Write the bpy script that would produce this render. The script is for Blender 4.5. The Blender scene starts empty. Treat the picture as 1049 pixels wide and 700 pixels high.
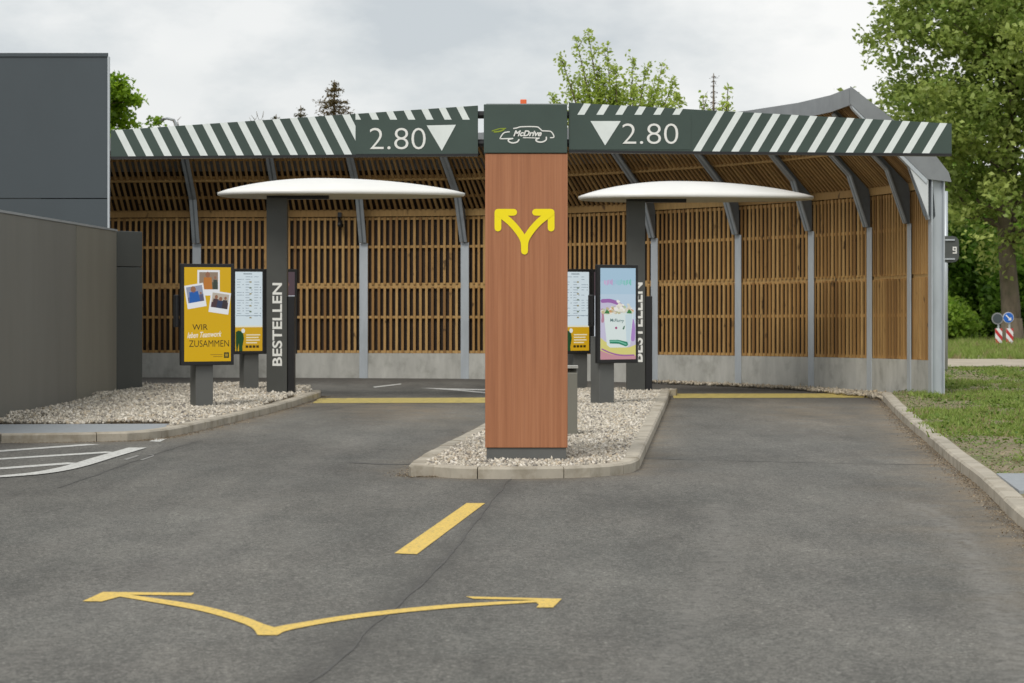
import bpy, math, random
import numpy as np
from mathutils import Vector, Matrix, noise as mnoise
random.seed(7); RNG = np.random.default_rng(11)
F, HC, YH, CX = 2700.0, 1.55, 303.0, 524.5       # lens in pixels, eye height, horizon row, centre column
sc = bpy.context.scene; col = sc.collection
pi = math.pi
def P(x, y, z=0.0):
    "ground point seen at photo position (x,y) for height z"
    s = (y-YH)/(HC-z); return Vector(((x-CX)/s, F/s, z))
def XA(x, Y): return (x-CX)*Y/F
def ZA(y, Y): return HC-(y-YH)*Y/F

# ---------------------------------------------------------------- materials
def newmat(name):
    m = bpy.data.materials.new(name); m.use_nodes = True
    nt = m.node_tree; b = nt.nodes['Principled BSDF']; return m, nt, b
def nd(nt, t, **k):
    n = nt.nodes.new(t)
    for a, v in k.items():
        if a in n.inputs.keys() if isinstance(a, str) and hasattr(n.inputs, 'keys') else False: n.inputs[a].default_value = v
        else: setattr(n, a, v)
    return n
def lk(nt, a, b): nt.links.new(a, b)
def ramp(nt, fac, stops):
    r = nt.nodes.new('ShaderNodeValToRGB'); e = r.color_ramp.elements
    while len(e) < len(stops): e.new(0.5)
    for i, (p, c) in enumerate(stops):
        e[i].position = p; e[i].color = (c[0], c[1], c[2], 1) if not isinstance(c, (int, float)) else (c, c, c, 1)
    lk(nt, fac, r.inputs[0]); return r.outputs[0]
def noise(nt, scale, detail=4, rough=.55, vec=None, stretch=None):
    n = nt.nodes.new('ShaderNodeTexNoise'); n.inputs['Scale'].default_value = scale
    n.inputs['Detail'].default_value = detail; n.inputs['Roughness'].default_value = rough
    if vec is None:
        tc = nt.nodes.new('ShaderNodeTexCoord'); vec = tc.outputs['Object']
    if stretch:
        mp = nt.nodes.new('ShaderNodeMapping'); mp.inputs['Scale'].default_value = stretch
        lk(nt, vec, mp.inputs['Vector']); vec = mp.outputs[0]
    lk(nt, vec, n.inputs['Vector']); return n.outputs['Fac']
def mix(nt, fac, a, b, mode='MIX'):
    n = nt.nodes.new('ShaderNodeMix'); n.data_type = 'RGBA'; n.blend_type = mode
    for sock, v in ((n.inputs[0], fac), (n.inputs[6], a), (n.inputs[7], b)):
        if isinstance(v, (int, float)): sock.default_value = v
        elif isinstance(v, tuple): sock.default_value = (*v[:3], 1)
        else: lk(nt, v, sock)
    return n.outputs[2]
def math_(nt, op, a, b=0.0):
    n = nt.nodes.new('ShaderNodeMath'); n.operation = op
    for s, v in zip(n.inputs, (a, b)):
        if isinstance(v, (int, float)): s.default_value = v
        else: lk(nt, v, s)
    return n.outputs[0]
def bump(nt, b, h, strength=.3, dist=.01):
    n = nt.nodes.new('ShaderNodeBump'); n.inputs['Strength'].default_value = strength; n.inputs['Distance'].default_value = dist
    lk(nt, h, n.inputs['Height']); lk(nt, n.outputs[0], b.inputs['Normal'])
def attr(nt, name, kind='Fac'):
    a = nt.nodes.new('ShaderNodeAttribute'); a.attribute_name = name; return a.outputs[kind]
def simple(name, c, rough=.6, var=.12, scale=6, stretch=None, metal=0, bmp=.05, spec=.5, dirt=None):
    m, nt, b = newmat(name)
    f = noise(nt, scale, 6, .6, stretch=stretch)
    lo = tuple(v*(1-var) for v in c); hi = tuple(min(1, v*(1+var)) for v in c)
    cc = ramp(nt, f, [(.3, lo), (.7, hi)])
    if dirt:
        f2 = noise(nt, dirt[1], 8, .65); cc = mix(nt, ramp(nt, f2, [(.5, 0.), (.70, dirt[2])]), cc, dirt[0])
    lk(nt, cc, b.inputs['Base Color']); b.inputs['Roughness'].default_value = rough; b.inputs['Metallic'].default_value = metal
    b.inputs['Specular IOR Level'].default_value = spec
    if bmp: bump(nt, b, f, bmp, .01)
    return m
def paint(name, c, rough=.6):
    m, nt, b = newmat(name); b.inputs['Base Color'].default_value = (*c, 1); b.inputs['Roughness'].default_value = rough; return m
def S(r, g, bl):
    f = lambda v: (v/255/12.92) if v/255 <= .04045 else ((v/255+.055)/1.055)**2.4
    return (f(r), f(g), f(bl))
_scr = {}
def screen(c, k=.62):
    key = (c, k)
    if key not in _scr:
        m, nt, b = newmat('screen_picture'); l = S(*c)
        b.inputs['Base Color'].default_value = (*[v*.15 for v in l], 1); b.inputs['Roughness'].default_value = .18
        b.inputs['Emission Color'].default_value = (*l, 1); b.inputs['Emission Strength'].default_value = k
        _scr[key] = m
    return _scr[key]

M = {}
def wood_mat(name, a, b2, c2, knots=True):
    m, nt, b = newmat(name)
    t = attr(nt, 'tone')
    tone = ramp(nt, t, [(0, b2), (.5, a), (1, c2)])
    g = noise(nt, 9, 8, .6, stretch=(3, 3, .35))
    cc = mix(nt, ramp(nt, g, [(.35, 0.), (.75, .55)]), tone, tuple(v*.5 for v in a))
    if knots:
        k = noise(nt, 7, 2, .5, stretch=(1, 1, .6))
        cc = mix(nt, ramp(nt, k, [(.66, 0.), (.74, .75)]), cc, (.05, .025, .01))
    lk(nt, cc, b.inputs['Base Color']); b.inputs['Roughness'].default_value = .75
    bump(nt, b, g, .2, .004); return m
M['slat'] = wood_mat('larch_slats', (.405, .225, .072), (.24, .122, .036), (.54, .335, .125))
M['ceil'] = wood_mat('larch_ceiling', (.35, .20, .07), (.23, .125, .04), (.44, .27, .10))
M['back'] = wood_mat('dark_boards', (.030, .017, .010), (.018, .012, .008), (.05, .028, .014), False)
M['rail'] = wood_mat('larch_rails', (.40, .235, .08), (.33, .19, .065), (.50, .315, .12))
M['galv'] = simple('galvanised_steel', (.50, .54, .57), .45, .10, 5, (1, 1, .3), .35, .03)
M['galvdark'] = simple('grey_steel', (.27, .295, .31), .5, .14, 5, None, .25, .03)
M['ribweb'] = simple('rib_web_steel', (.155, .175, .19), .5, .12, 5, None, .2, .03)
M['galvmid'] = simple('rib_flange_steel', (.33, .36, .38), .5, .12, 5, None, .25, .03)
M['galvwhite'] = simple('pale_gusset', (.62, .65, .66), .5, .06, 5, None, .1, .02)
M['roof'] = simple('roof_sheet', (.25, .265, .275), .5, .10, 4, (1, 1, 1), .3, .03)
M['conc'] = simple('concrete_plinth', (.43, .425, .39), .85, .18, 4.5, (1, 1, .28), 0, .25, .3, ((.19, .19, .16), 3.2, .5))
M['kerb'] = simple('kerb_stone', (.42, .38, .31), .9, .2, 2.2, None, 0, .4, .3, ((.20, .165, .11), 4, .7))
M['paving'] = simple('paving_slab', (.30, .32, .335), .9, .10, 12, None, 0, .2, .3)
M['white_paint'] = simple('white_road_paint', (.60, .60, .57), .7, .15, 14, None, 0, .1, .4, ((.18, .17, .15), 24, 1.))
M['yellow_paint'] = simple('yellow_road_paint', (.72, .50, .11), .7, .08, 5, None, 0, .1, .4, ((.26, .21, .11), 38, 1.))
M['yellow_old'] = simple('worn_yellow_paint', (.50, .40, .12), .7, .15, 9, None, 0, .1, .4, ((.2, .17, .1), 8, .8))
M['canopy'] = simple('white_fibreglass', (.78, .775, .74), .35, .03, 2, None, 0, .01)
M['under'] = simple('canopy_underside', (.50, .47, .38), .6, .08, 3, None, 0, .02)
M['anth'] = simple('anthracite_powdercoat', (.066, .068, .062), .42, .08, 3, None, 0, .01)
M['anthl'] = simple('grey_powdercoat', (.115, .118, .112), .42, .08, 3, None, 0, .01)
M['green'] = simple('dark_green_panel', (.047, .073, .061), .45, .10, 2, (1, 1, 1), 0, .01)
M['sticker'] = simple('reflective_white', (.74, .79, .765), .4, .05, 9, None, 0, .01)
M['black'] = simple('black_plastic', (.012, .012, .013), .4, .1, 5, None, 0, .01)
M['lettering'] = paint('white_lettering', (.78, .78, .74), .5)
M['ylw'] = paint('yellow_sign_vinyl', (.93, .76, .0), .45)
M['lime'] = paint('olive_vinyl', (.24, .31, .02), .5)
M['orange'] = paint('orange_lens', (.75, .14, .04), .3)
M['bldg'] = simple('slate_cladding', (.056, .071, .081), .5, .06, 1.2, (1, 1, .3), 0, .01)
M['bldg_cap'] = simple('roof_edge_trim', (.30, .32, .33), .5, .05, 2, None, 0, .01)
M['gwall'] = simple('grey_panel', (.158, .157, .140), .55, .08, 1.5, (1, 1, .2), .1, .02)
M['gwall2'] = simple('olive_grey_panel', (.19, .184, .152), .55, .08, 1.5, (1, 1, .2), .1, .02)
M['gwall3'] = simple('dark_grey_panel', (.080, .088, .084), .5, .08, 1.5, (1, 1, .2), .1, .02)
M['soil'] = simple('soil', (.20, .16, .11), .95, .2, 3, None, 0, .4)
M['sign_blue'] = paint('blue_sign', (.01, .12, .50), .4); M['sign_white'] = paint('white_sign', (.75, .75, .75), .4)
M['sign_red'] = paint('red_sign', (.5, .03, .03), .4); M['sign_grey'] = paint('sign_reverse', (.25, .26, .27), .45)
# totem laminate with vertical grain
m, nt, b = newmat('wood_laminate')
g = noise(nt, 3, 10, .7, stretch=(14, 14, .22)); g2 = noise(nt, 2.2, 5, .6, stretch=(26, 26, .5))
cc = ramp(nt, g, [(.25, (.27, .100, .042)), (.5, (.385, .155, .070)), (.75, (.46, .205, .10))])
cc = mix(nt, ramp(nt, g2, [(.5, 0.), (.8, .35)]), cc, (.28, .115, .062))
lk(nt, cc, b.inputs['Base Color']); b.inputs['Roughness'].default_value = .42; M['laminate'] = m
# asphalt
m, nt, b = newmat('asphalt')
big = noise(nt, .22, 5, .6); mid = noise(nt, 1.1, 6, .65, stretch=(1, .22, 1)); sm = noise(nt, 30, 4, .8); gr = noise(nt, 90, 2, .6)
cc = ramp(nt, big, [(.3, (.090, .089, .080)), (.7, (.130, .128, .115))])
cc = mix(nt, ramp(nt, mid, [(.35, .0), (.7, .55)]), cc, (.195, .183, .160))
m2 = noise(nt, .8, 8, .72, stretch=(1, .3, 1))
cc = mix(nt, ramp(nt, m2, [(.5, .0), (.75, .6)]), cc, (.085, .08, .074))
warm = noise(nt, .35, 4, .6); cc = mix(nt, ramp(nt, warm, [(.5, 0.), (.8, .2)]), cc, (.150, .130, .108))
cc = mix(nt, .5, cc, ramp(nt, noise(nt, 11, 7, .8, stretch=(1, .45, 1)), [(.3, .3), (.7, .72)]), 'OVERLAY')
cc = mix(nt, .7, cc, ramp(nt, noise(nt, .7, 7, .7, stretch=(1, .28, 1)), [(.34, .28), (.66, .66)]), 'OVERLAY')
cc = mix(nt, .85, cc, ramp(nt, sm, [(.28, .15), (.72, .88)]), 'OVERLAY')
cc = mix(nt, .85, cc, ramp(nt, gr, [(.28, .16), (.72, .86)]), 'OVERLAY')
vo = nt.nodes.new('ShaderNodeTexVoronoi'); vo.inputs['Scale'].default_value = 62; tcv = nt.nodes.new('ShaderNodeTexCoord'); lk(nt, tcv.outputs['Object'], vo.inputs['Vector'])
sp_ = nt.nodes.new('ShaderNodeSeparateColor'); lk(nt, vo.outputs['Color'], sp_.inputs[0])
cc = mix(nt, .55, cc, ramp(nt, sp_.outputs[0], [(.0, .24), (.55, .46), (.9, .62), (1., .95)]), 'OVERLAY')
marks = noise(nt, 1.9, 9, .8, stretch=(1, .3, 1)); cc = mix(nt, ramp(nt, marks, [(.60, 0.), (.70, .35)]), cc, (.27, .255, .225))
dn = noise(nt, 2.2, 8, .7)
cc = mix(nt, math_(nt, 'MULTIPLY', attr(nt, 'dirt'), ramp(nt, dn, [(.34, 0.), (.58, .95)])), cc, (.215, .170, .115))
cc = mix(nt, math_(nt, 'MULTIPLY', attr(nt, 'tyre'), ramp(nt, noise(nt, 13, 3, .5, stretch=(1, .8, 1)), [(.42, 0.1), (.58, .85)])), cc, (.21, .20, .18))
cc = mix(nt, attr(nt, 'dark_asphalt'), cc, (.083, .078, .07))
cc = mix(nt, math_(nt, 'MULTIPLY', attr(nt, 'seam'), ramp(nt, noise(nt, 3, 4, .6), [(.3, .45), (.6, 1.)])), cc, (.045, .043, .04))
lk(nt, cc, b.inputs['Base Color']); b.inputs['Roughness'].default_value = .82; b.inputs['Specular IOR Level'].default_value = .35
bump(nt, b, gr, .5, .006); M['asphalt'] = m
# verge soil and turf
m, nt, b = newmat('verge_turf')
n1 = noise(nt, 1.1, 9, .75); n2 = noise(nt, 12, 6, .75)
cc = mix(nt, ramp(nt, n1, [(.42, 0.), (.58, 1.)]), (.27, .215, .14), (.145, .155, .06))
cc = mix(nt, .6, cc, ramp(nt, n2, [(.25, .2), (.75, .8)]), 'OVERLAY')
lk(nt, cc, b.inputs['Base Color']); b.inputs['Roughness'].default_value = .95; bump(nt, b, n2, .6, .03); M['verge'] = m
M['track'] = simple('dusty_track', (.40, .35, .27), .95, .15, 1.5, None, 0, .3)
def colour_attr_mat(name, rough=.8, transl=0.0, grain=0):
    m, nt, b = newmat(name); a = attr(nt, 'col', 'Color')
    if grain: a = mix(nt, .5, a, ramp(nt, noise(nt, grain, 4, .7), [(.3, .25), (.7, .75)]), 'OVERLAY')
    lk(nt, a, b.inputs['Base Color']); b.inputs['Roughness'].default_value = rough
    if transl:
        t = nt.nodes.new('ShaderNodeBsdfTranslucent'); lk(nt, a, t.inputs['Color'])
        ms = nt.nodes.new('ShaderNodeMixShader'); ms.inputs[0].default_value = transl
        lk(nt, b.outputs[0], ms.inputs[1]); lk(nt, t.outputs[0], ms.inputs[2])
        lk(nt, ms.outputs[0], nt.nodes['Material Output'].inputs['Surface'])
    return m
M['stone'] = colour_attr_mat('crushed_stone', .85, 0, 60)
M['leaf'] = colour_attr_mat('leaves', .55, .5)
M['blade'] = colour_attr_mat('grass_blades', .7, .3)
M['bark'] = simple('bark', (.155, .125, .09), .9, .3, 7, (1, 1, .3), 0, .5, .3, ((.09, .10, .05), 3, .5))

# ---------------------------------------------------------------- object helpers
ORG = {}
def tag(o, label=None, cat=None, group=None, kind=None):
    for k, v in (('label', label), ('category', cat), ('group', group), ('kind', kind)):
        if v: o[k] = v
    return o
def empty(name, loc, rz=0):
    o = bpy.data.objects.new(name, None); col.objects.link(o); o.location = loc; o.rotation_euler = (0, 0, rz)
    o.empty_display_size = .2; ORG[o] = Vector(loc); return o
def thing(name, label, cat, loc, rz=0, group=None): return tag(empty(name, loc, rz), label, cat, group)
class MB:
    def __init__(s): s.v = []; s.f = []; s.t = []; s.m = []; s.mats = []
    def face(s, pts, m=None, tone=.5):
        n = len(s.v); s.v += [tuple(p) for p in pts]; s.t += [tone]*len(pts); s.f.append(tuple(range(n, n+len(pts)))); s.m.append(s.mi(m))
    def mi(s, m):
        if m is None: return 0
        if m not in s.mats: s.mats.append(m)
        return s.mats.index(m)
    def hexa(s, p, m=None, tone=.5):
        "p: 8 points, bottom ring 0-3 and top ring 4-7"
        n = len(s.v); s.v += [tuple(q) for q in p]; s.t += [tone]*8; k = s.mi(m)
        for f in ((0, 3, 2, 1), (4, 5, 6, 7), (0, 1, 5, 4), (1, 2, 6, 5), (2, 3, 7, 6), (3, 0, 4, 7)):
            s.f.append(tuple(n+i for i in f)); s.m.append(k)
    def box(s, x0, x1, y0, y1, z0, z1, m=None, tone=.5):
        s.hexa([(x0, y0, z0), (x1, y0, z0), (x1, y1, z0), (x0, y1, z0), (x0, y0, z1), (x1, y0, z1), (x1, y1, z1), (x0, y1, z1)], m, tone)
    def prism(s, pts, off, m=None, tone=.5):
        "pts: planar polygon (3D), extruded by off"
        n = len(s.v); k = len(pts); off = Vector(off); pts = [Vector(p) for p in pts]
        s.v += [tuple(p) for p in pts]+[tuple(p+off) for p in pts]; s.t += [tone]*(2*k); mi = s.mi(m)
        s.f.append(tuple(range(n, n+k))); s.m.append(mi); s.f.append(tuple(range(n+2*k-1, n+k-1, -1))); s.m.append(mi)
        for i in range(k):
            j = (i+1) % k; s.f.append((n+j, n+i, n+k+i, n+k+j)); s.m.append(mi)
    def tube(s, pts, rad, seg=8, m=None, tone=.5):
        pts = [Vector(p) for p in pts]; k = s.mi(m)
        if not isinstance(rad, (list, tuple)): rad = [rad]*len(pts)
        n0 = len(s.v)
        for i, p in enumerate(pts):
            d = (pts[min(i+1, len(pts)-1)]-pts[max(i-1, 0)]).normalized()
            a = d.orthogonal().normalized() if abs(d.z) < .9 else d.cross(Vector((0, 1, 0))).normalized()
            c = d.cross(a)
            for j in range(seg):
                an = 2*pi*j/seg; s.v.append(tuple(p+(a*math.cos(an)+c*math.sin(an))*rad[i])); s.t.append(tone)
        for i in range(len(pts)-1):
            for j in range(seg):
                q = (j+1) % seg; s.f.append((n0+i*seg+j, n0+i*seg+q, n0+(i+1)*seg+q, n0+(i+1)*seg+j)); s.m.append(k)
        s.f.append(tuple(n0+j for j in reversed(range(seg)))); s.m.append(k)
        e = n0+(len(pts)-1)*seg; s.f.append(tuple(e+j for j in range(seg))); s.m.append(k)
    def build(s, name, mat=None, parent=None, local=False, smooth=False, bevel=0, fixn=True):
        me = bpy.data.meshes.new(name)
        if parent is not None: off = Vector((0, 0, 0)) if local else ORG[parent]
        else:
            a = np.array(s.v); off = Vector((float(a[:, 0].mean()), float(a[:, 1].mean()), float(a[:, 2].min())))
        me.from_pydata([(v[0]-off.x, v[1]-off.y, v[2]-off.z) for v in s.v], [], s.f)
        ms = s.mats if s.mats else [mat]
        for x in ms: me.materials.append(x)
        if len(ms) > 1: me.polygons.foreach_set('material_index', s.m)
        at = me.attributes.new('tone', 'FLOAT', 'POINT'); at.data.foreach_set('value', s.t)
        if smooth: me.polygons.foreach_set('use_smooth', [True]*len(me.polygons))
        me.update()
        o = bpy.data.objects.new(name, me); col.objects.link(o)
        if parent is not None: o.parent = parent; ORG[o] = Vector((0,0,0)) if local else ORG[parent]
        else: o.location = off; ORG[o] = off
        if bevel:
            bv = o.modifiers.new('bevel', 'BEVEL'); bv.width = bevel; bv.segments = 2; bv.limit_method = 'ANGLE'
        return o
def soup(name, verts, faces3, colours, mat, parent=None, org=None):
    "numpy mesh: verts (n,3), faces (k, m) index array, colours (n,3)"
    me = bpy.data.meshes.new(name); n = len(verts); k, c = faces3.shape
    off = np.array(org if org is not None else (0, 0, 0), float)
    me.vertices.add(n); me.vertices.foreach_set('co', (verts-off).astype(np.float32).ravel())
    me.loops.add(k*c); me.loops.foreach_set('vertex_index', faces3.astype(np.int32).ravel())
    me.polygons.add(k); me.polygons.foreach_set('loop_start', np.arange(0, k*c, c, dtype=np.int32))
    me.update(calc_edges=True)
    ca = me.color_attributes.new('col', 'FLOAT_COLOR', 'POINT')
    ca.data.foreach_set('color', np.hstack([colours, np.ones((n, 1))]).astype(np.float32).ravel())
    me.materials.append(mat); me.validate()
    o = bpy.data.objects.new(name, me); col.objects.link(o)
    if parent is not None: o.parent = parent
    else: o.location = Vector(off.tolist())
    return o
def leaves(centres, size, colours, aspect=.62, up=.3):
    "one rhombic leaf quad per centre"
    n = len(centres); nrm = RNG.normal(size=(n, 3)); nrm[:, 2] = np.abs(nrm[:, 2])+up; nrm /= np.linalg.norm(nrm, axis=1)[:, None]
    a = np.cross(nrm, RNG.normal(size=(n, 3))); a /= np.linalg.norm(a, axis=1)[:, None]; b_ = np.cross(nrm, a)
    sz = (size*RNG.uniform(.65, 1.25, n))[:, None]
    v = np.stack([centres-a*sz*.5, centres+b_*sz*.5*aspect+nrm*sz*.12, centres+a*sz*.5, centres-b_*sz*.5*aspect+nrm*sz*.12], 1).reshape(-1, 3)
    return v, np.arange(4*n).reshape(n, 4), np.repeat(colours, 4, 0)
_tx = {}
def text_geo(body, bold=0.0, shear=0.0):
    key = (body, bold, shear)
    if key not in _tx:
        cu = bpy.data.curves.new('t', 'FONT'); cu.body = body; cu.offset = bold; cu.shear = shear; cu.resolution_u = 4
        ob = bpy.data.objects.new('t', cu); col.objects.link(ob); bpy.context.view_layer.update()
        me = bpy.data.meshes.new_from_object(ob.evaluated_get(bpy.context.evaluated_depsgraph_get()))
        v = [(q.co.x, q.co.y) for q in me.vertices]; f = [tuple(p.vertices) for p in me.polygons]
        bpy.data.objects.remove(ob); bpy.data.curves.remove(cu); bpy.data.meshes.remove(me)
        xs = [q[0] for q in v]; ys = [q[1] for q in v]; _tx[key] = (v, f, min(xs), max(xs), min(ys), max(ys))
    return _tx[key]
def put_text(mb, body, x0, x1, z0, z1, y, m, bold=0.0, shear=0.0, vertical=False, rot=0.0):
    v, f, a, b_, c, d = text_geo(body, bold, shear); n = len(mb.v); k = mb.mi(m)
    cx, cz = (x0+x1)/2, (z0+z1)/2
    for q in v:
        u, w = (q[0]-a)/(b_-a), (q[1]-c)/(d-c)
        if vertical: X, Z = x1-(x1-x0)*w, z0+(z1-z0)*u
        else: X, Z = x0+(x1-x0)*u, z0+(z1-z0)*w
        if rot:
            dx, dz = X-cx, Z-cz; X, Z = cx+dx*math.cos(rot)-dz*math.sin(rot), cz+dx*math.sin(rot)+dz*math.cos(rot)
        mb.v.append((X, y, Z)); mb.t.append(.5)
    for g_ in f: mb.f.append(tuple(n+i for i in g_)); mb.m.append(k)
def stroke(mb, pts, w, y, m=None, cap=6, taper=None):
    "flat rounded stroke in the x-z plane at depth y, as one polygon strip"
    L, R_ = [], []; n = len(pts)
    for i in range(n):
        a = Vector(pts[max(i-1, 0)]); b_ = Vector(pts[min(i+1, n-1)]); d = (b_-a).normalized(); nn = Vector((-d.y, d.x))
        ww = (taper[i] if taper else w)/2; c = Vector(pts[i]); L.append(c+nn*ww); R_.append(c-nn*ww)
    for i in range(n-1):
        q = [R_[i], R_[i+1], L[i+1], L[i]]; mb.face([(p.x, y, p.y) for p in q], m)
    for end, sg in ((0, -1), (n-1, 1)):
        ww = (taper[end] if taper else w)/2; c = Vector(pts[end]); d = ((Vector(pts[1])-Vector(pts[0])) if end == 0 else (Vector(pts[-1])-Vector(pts[-2]))).normalized()*sg
        a0 = math.atan2(d.y, d.x); arc = [c+Vector((math.cos(a0+t), math.sin(a0+t)))*ww for t in [(-.5+j/cap)*pi for j in range(cap+1)]]
        mb.face([(p.x, y, p.y) for p in arc], m)
def smoothpath(pts, n=6):
    out = []; P_ = [Vector(p) for p in pts]; P_ = [P_[0]*2-P_[1]]+P_+[P_[-1]*2-P_[-2]]
    for i in range(1, len(P_)-2):
        for j in range(n):
            t = j/n; a, b_, c, d = P_[i-1:i+3]
            out.append(.5*((2*b_)+(c-a)*t+(2*a-5*b_+4*c-d)*t*t+(3*b_-3*c+d-a)*t**3))
    out.append(P_[-2]); return out
def clip(poly, quad):
    "Sutherland-Hodgman, convex quad counter-clockwise"
    out = list(poly)
    for i in range(len(quad)):
        a, b_ = quad[i], quad[(i+1) % len(quad)]; inp = out; out = []
        ins = lambda p: (b_[0]-a[0])*(p[1]-a[1])-(b_[1]-a[1])*(p[0]-a[0]) >= 0
        for j in range(len(inp)):
            p, q = inp[j], inp[(j+1) % len(inp)]
            if ins(p): out.append(p)
            if ins(p) != ins(q):
                d1 = (b_[0]-a[0])*(p[1]-a[1])-(b_[1]-a[1])*(p[0]-a[0]); d2 = (b_[0]-a[0])*(q[1]-a[1])-(b_[1]-a[1])*(q[0]-a[0])
                t = d1/(d1-d2); out.append((p[0]+(q[0]-p[0])*t, p[1]+(q[1]-p[1])*t))
        if not out: return []
    return out
def pip(px, py, poly):
    x = np.array([p[0] for p in poly]); y = np.array([p[1] for p in poly]); ins = np.zeros(px.shape, bool); j = len(x)-1
    for i in range(len(x)):
        c = ((y[i] > py) != (y[j] > py)) & (px < (x[j]-x[i])*(py-y[i])/(y[j]-y[i]+1e-12)+x[i]); ins ^= c; j = i
    return ins
def polydist(px, py, line):
    d = np.full(px.shape, 1e9)
    for (x0, y0), (x1, y1) in zip(line[:-1], line[1:]):
        dx, dy = x1-x0, y1-y0; t = np.clip(((px-x0)*dx+(py-y0)*dy)/(dx*dx+dy*dy), 0, 1)
        d = np.minimum(d, np.hypot(px-(x0+t*dx), py-(y0+t*dy)))
    return d

# ---------------------------------------------------------------- plan of the ground
KR = [(2.86, 4.0), (2.88, 9.0), (3.08, 13.5), (3.38, 17.4), (3.77, 21.2), (4.03, 24.2), (4.41, 28.2), (4.80, 32.4), (5.44, 38.6), (5.58, 39.7)]   # right kerb, lane edge
KL = [(-2.94, 40.6), (-2.91, 39.8), (-3.0, 37.6), (-3.10, 35.8), (-3.43, 31.8), (-3.64, 29.6), (-3.76, 28.85), (-3.93, 28.3), (-4.2, 28.02), (-5.38, 27.7), (-9, 27.3), (-16, 26.8)]
isl = [(1.14, 23.6), (1.02, 23.0), (.74, 22.55), (.2, 22.3), (-.35, 22.3), (-.68, 22.6), (-.88, 23.2), (-.31, 30.1), (.5, 39.8), (.62, 40.7), (1.0, 41.4), (1.5, 41.6), (2.0, 41.3), (2.33, 40.6), (2.377, 39.8)]
def kerb(name, line, width, closed, side, h=.10, piece=1.0, kind='structure'):
    "row of kerb stones along line, body on the side given (+1 left of travel)"
    pts = smoothpath([Vector((x, y)) for x, y in (line+[line[0]] if closed else line)], 5)
    # resample by length
    acc = [0]
    for a, b_ in zip(pts[:-1], pts[1:]): acc.append(acc[-1]+(b_-a).length)
    tan = [(pts[min(i+1, len(pts)-1)]-pts[max(i-1, 0)]).normalized() for i in range(len(pts))]
    if closed: tan[0] = tan[-1] = (pts[1]-pts[-2]).normalized()
    def at(s):
        s = max(0, min(acc[-1], s))
        i = max(0, min(len(acc)-2, next((k for k in range(len(acc)-1) if acc[k+1] >= s), len(acc)-2)))
        t = (s-acc[i])/max(1e-9, acc[i+1]-acc[i]); p = pts[i].lerp(pts[i+1], t)
        d = tan[i].lerp(tan[i+1], t).normalized(); return p, Vector((-d.y, d.x))*side
    mb = MB(); s = 0; inner = []
    while s < acc[-1]-.05:
        e = min(s+piece, acc[-1]); tone = random.random(); hh = h+random.uniform(-.004, .004); k = 3
        for j in range(k):
            a = s+(e-s-.010)*j/k; b2 = s+(e-s-.010)*(j+1)/k
            pa, na = at(a); pb, nb = at(b2); c = .018
            def ring(p, n): return [(p.x, p.y, -.05), (p.x, p.y, hh-c), (p.x+n.x*c, p.y+n.y*c, hh), (p.x+n.x*width, p.y+n.y*width, hh), (p.x+n.x*width, p.y+n.y*width, -.05)]
            A, B = ring(pa, na), ring(pb, nb); n0 = len(mb.v); mb.v += A+B; mb.t += [tone]*10
            for q in range(4): mb.f.append((n0+q, n0+q+1, n0+5+q+1, n0+5+q)); mb.m.append(0)
            if j == 0: mb.f.append((n0, n0+1, n0+2, n0+3, n0+4)); mb.m.append(0)
            if j == k-1: mb.f.append((n0+9, n0+8, n0+7, n0+6, n0+5)); mb.m.append(0)
        s = e
    n = max(8, int(acc[-1]/.3))
    for i in range(n+(0 if closed else 1)):
        p, nn = at(acc[-1]*i/n); inner.append((p.x+nn.x*width*.97, p.y+nn.y*width*.97))
    o = mb.build(name, M['kerb']); o['kind'] = kind; return o, inner
o, inner_isl = kerb('island_kerb', isl, .14, True, -1, piece=.75)
o, inner_L = kerb('left_kerb', KL, .14, False, -1)
o, inner_R = kerb('right_kerb', KR, .14, False, -1)

# shelter posts (plan), measured along the curved wall
pxs = [(113, 55.2), (202, 54.15), (287, 54.2), (373, 54.45), (477, 54.9), (577, 56.0), (672, 57.7), (758, 59.9), (833, 62.3), (893, 64.8), (934, 67.3), (958, 69.6)]
PW = [Vector(((x-CX)/s, F/s)) for x, s in pxs]
PW[0] = Vector((-7.75, 50.1))
NW = []
for i in range(len(PW)):
    t = (PW[min(i+1, len(PW)-1)]-PW[max(i-1, 0)]).normalized(); NW.append(Vector((t.y, -t.x)))     # inward normal
NW[-1] = (PW[-1]-PW[-2]).normalized(); NW[-1] = Vector((NW[-1].y, -NW[-1].x))
def dz(Y): return .0115*(49.2-Y)

# ---------------------------------------------------------------- ground sheets
def sheet(name, xs, ys, z, mat, attrs=None, zf=None):
    X, Y = np.meshgrid(xs, ys); nx, ny = len(xs), len(ys)
    Z = np.full(X.shape, z) if zf is None else zf(X, Y)
    me = bpy.data.meshes.new(name); v = np.stack([X.ravel(), Y.ravel(), Z.ravel()], 1)
    i, j = np.meshgrid(np.arange(nx-1), np.arange(ny-1)); a = (j*nx+i).ravel(); f = np.stack([a, a+1, a+nx+1, a+nx], 1)
    me.vertices.add(len(v)); me.vertices.foreach_set('co', v.astype(np.float32).ravel()); me.loops.add(f.size)
    me.loops.foreach_set('vertex_index', f.astype(np.int32).ravel()); me.polygons.add(len(f)); me.polygons.foreach_set('loop_start', np.arange(0, f.size, 4, dtype=np.int32)); me.update(calc_edges=True)
    for k, fn in (attrs or {}).items():
        at = me.attributes.new(k, 'FLOAT', 'POINT'); at.data.foreach_set('value', fn(X, Y).astype(np.float32).ravel())
    me.materials.append(mat); o = bpy.data.objects.new(name, me); col.objects.link(o); o['kind'] = 'structure'; return o
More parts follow.
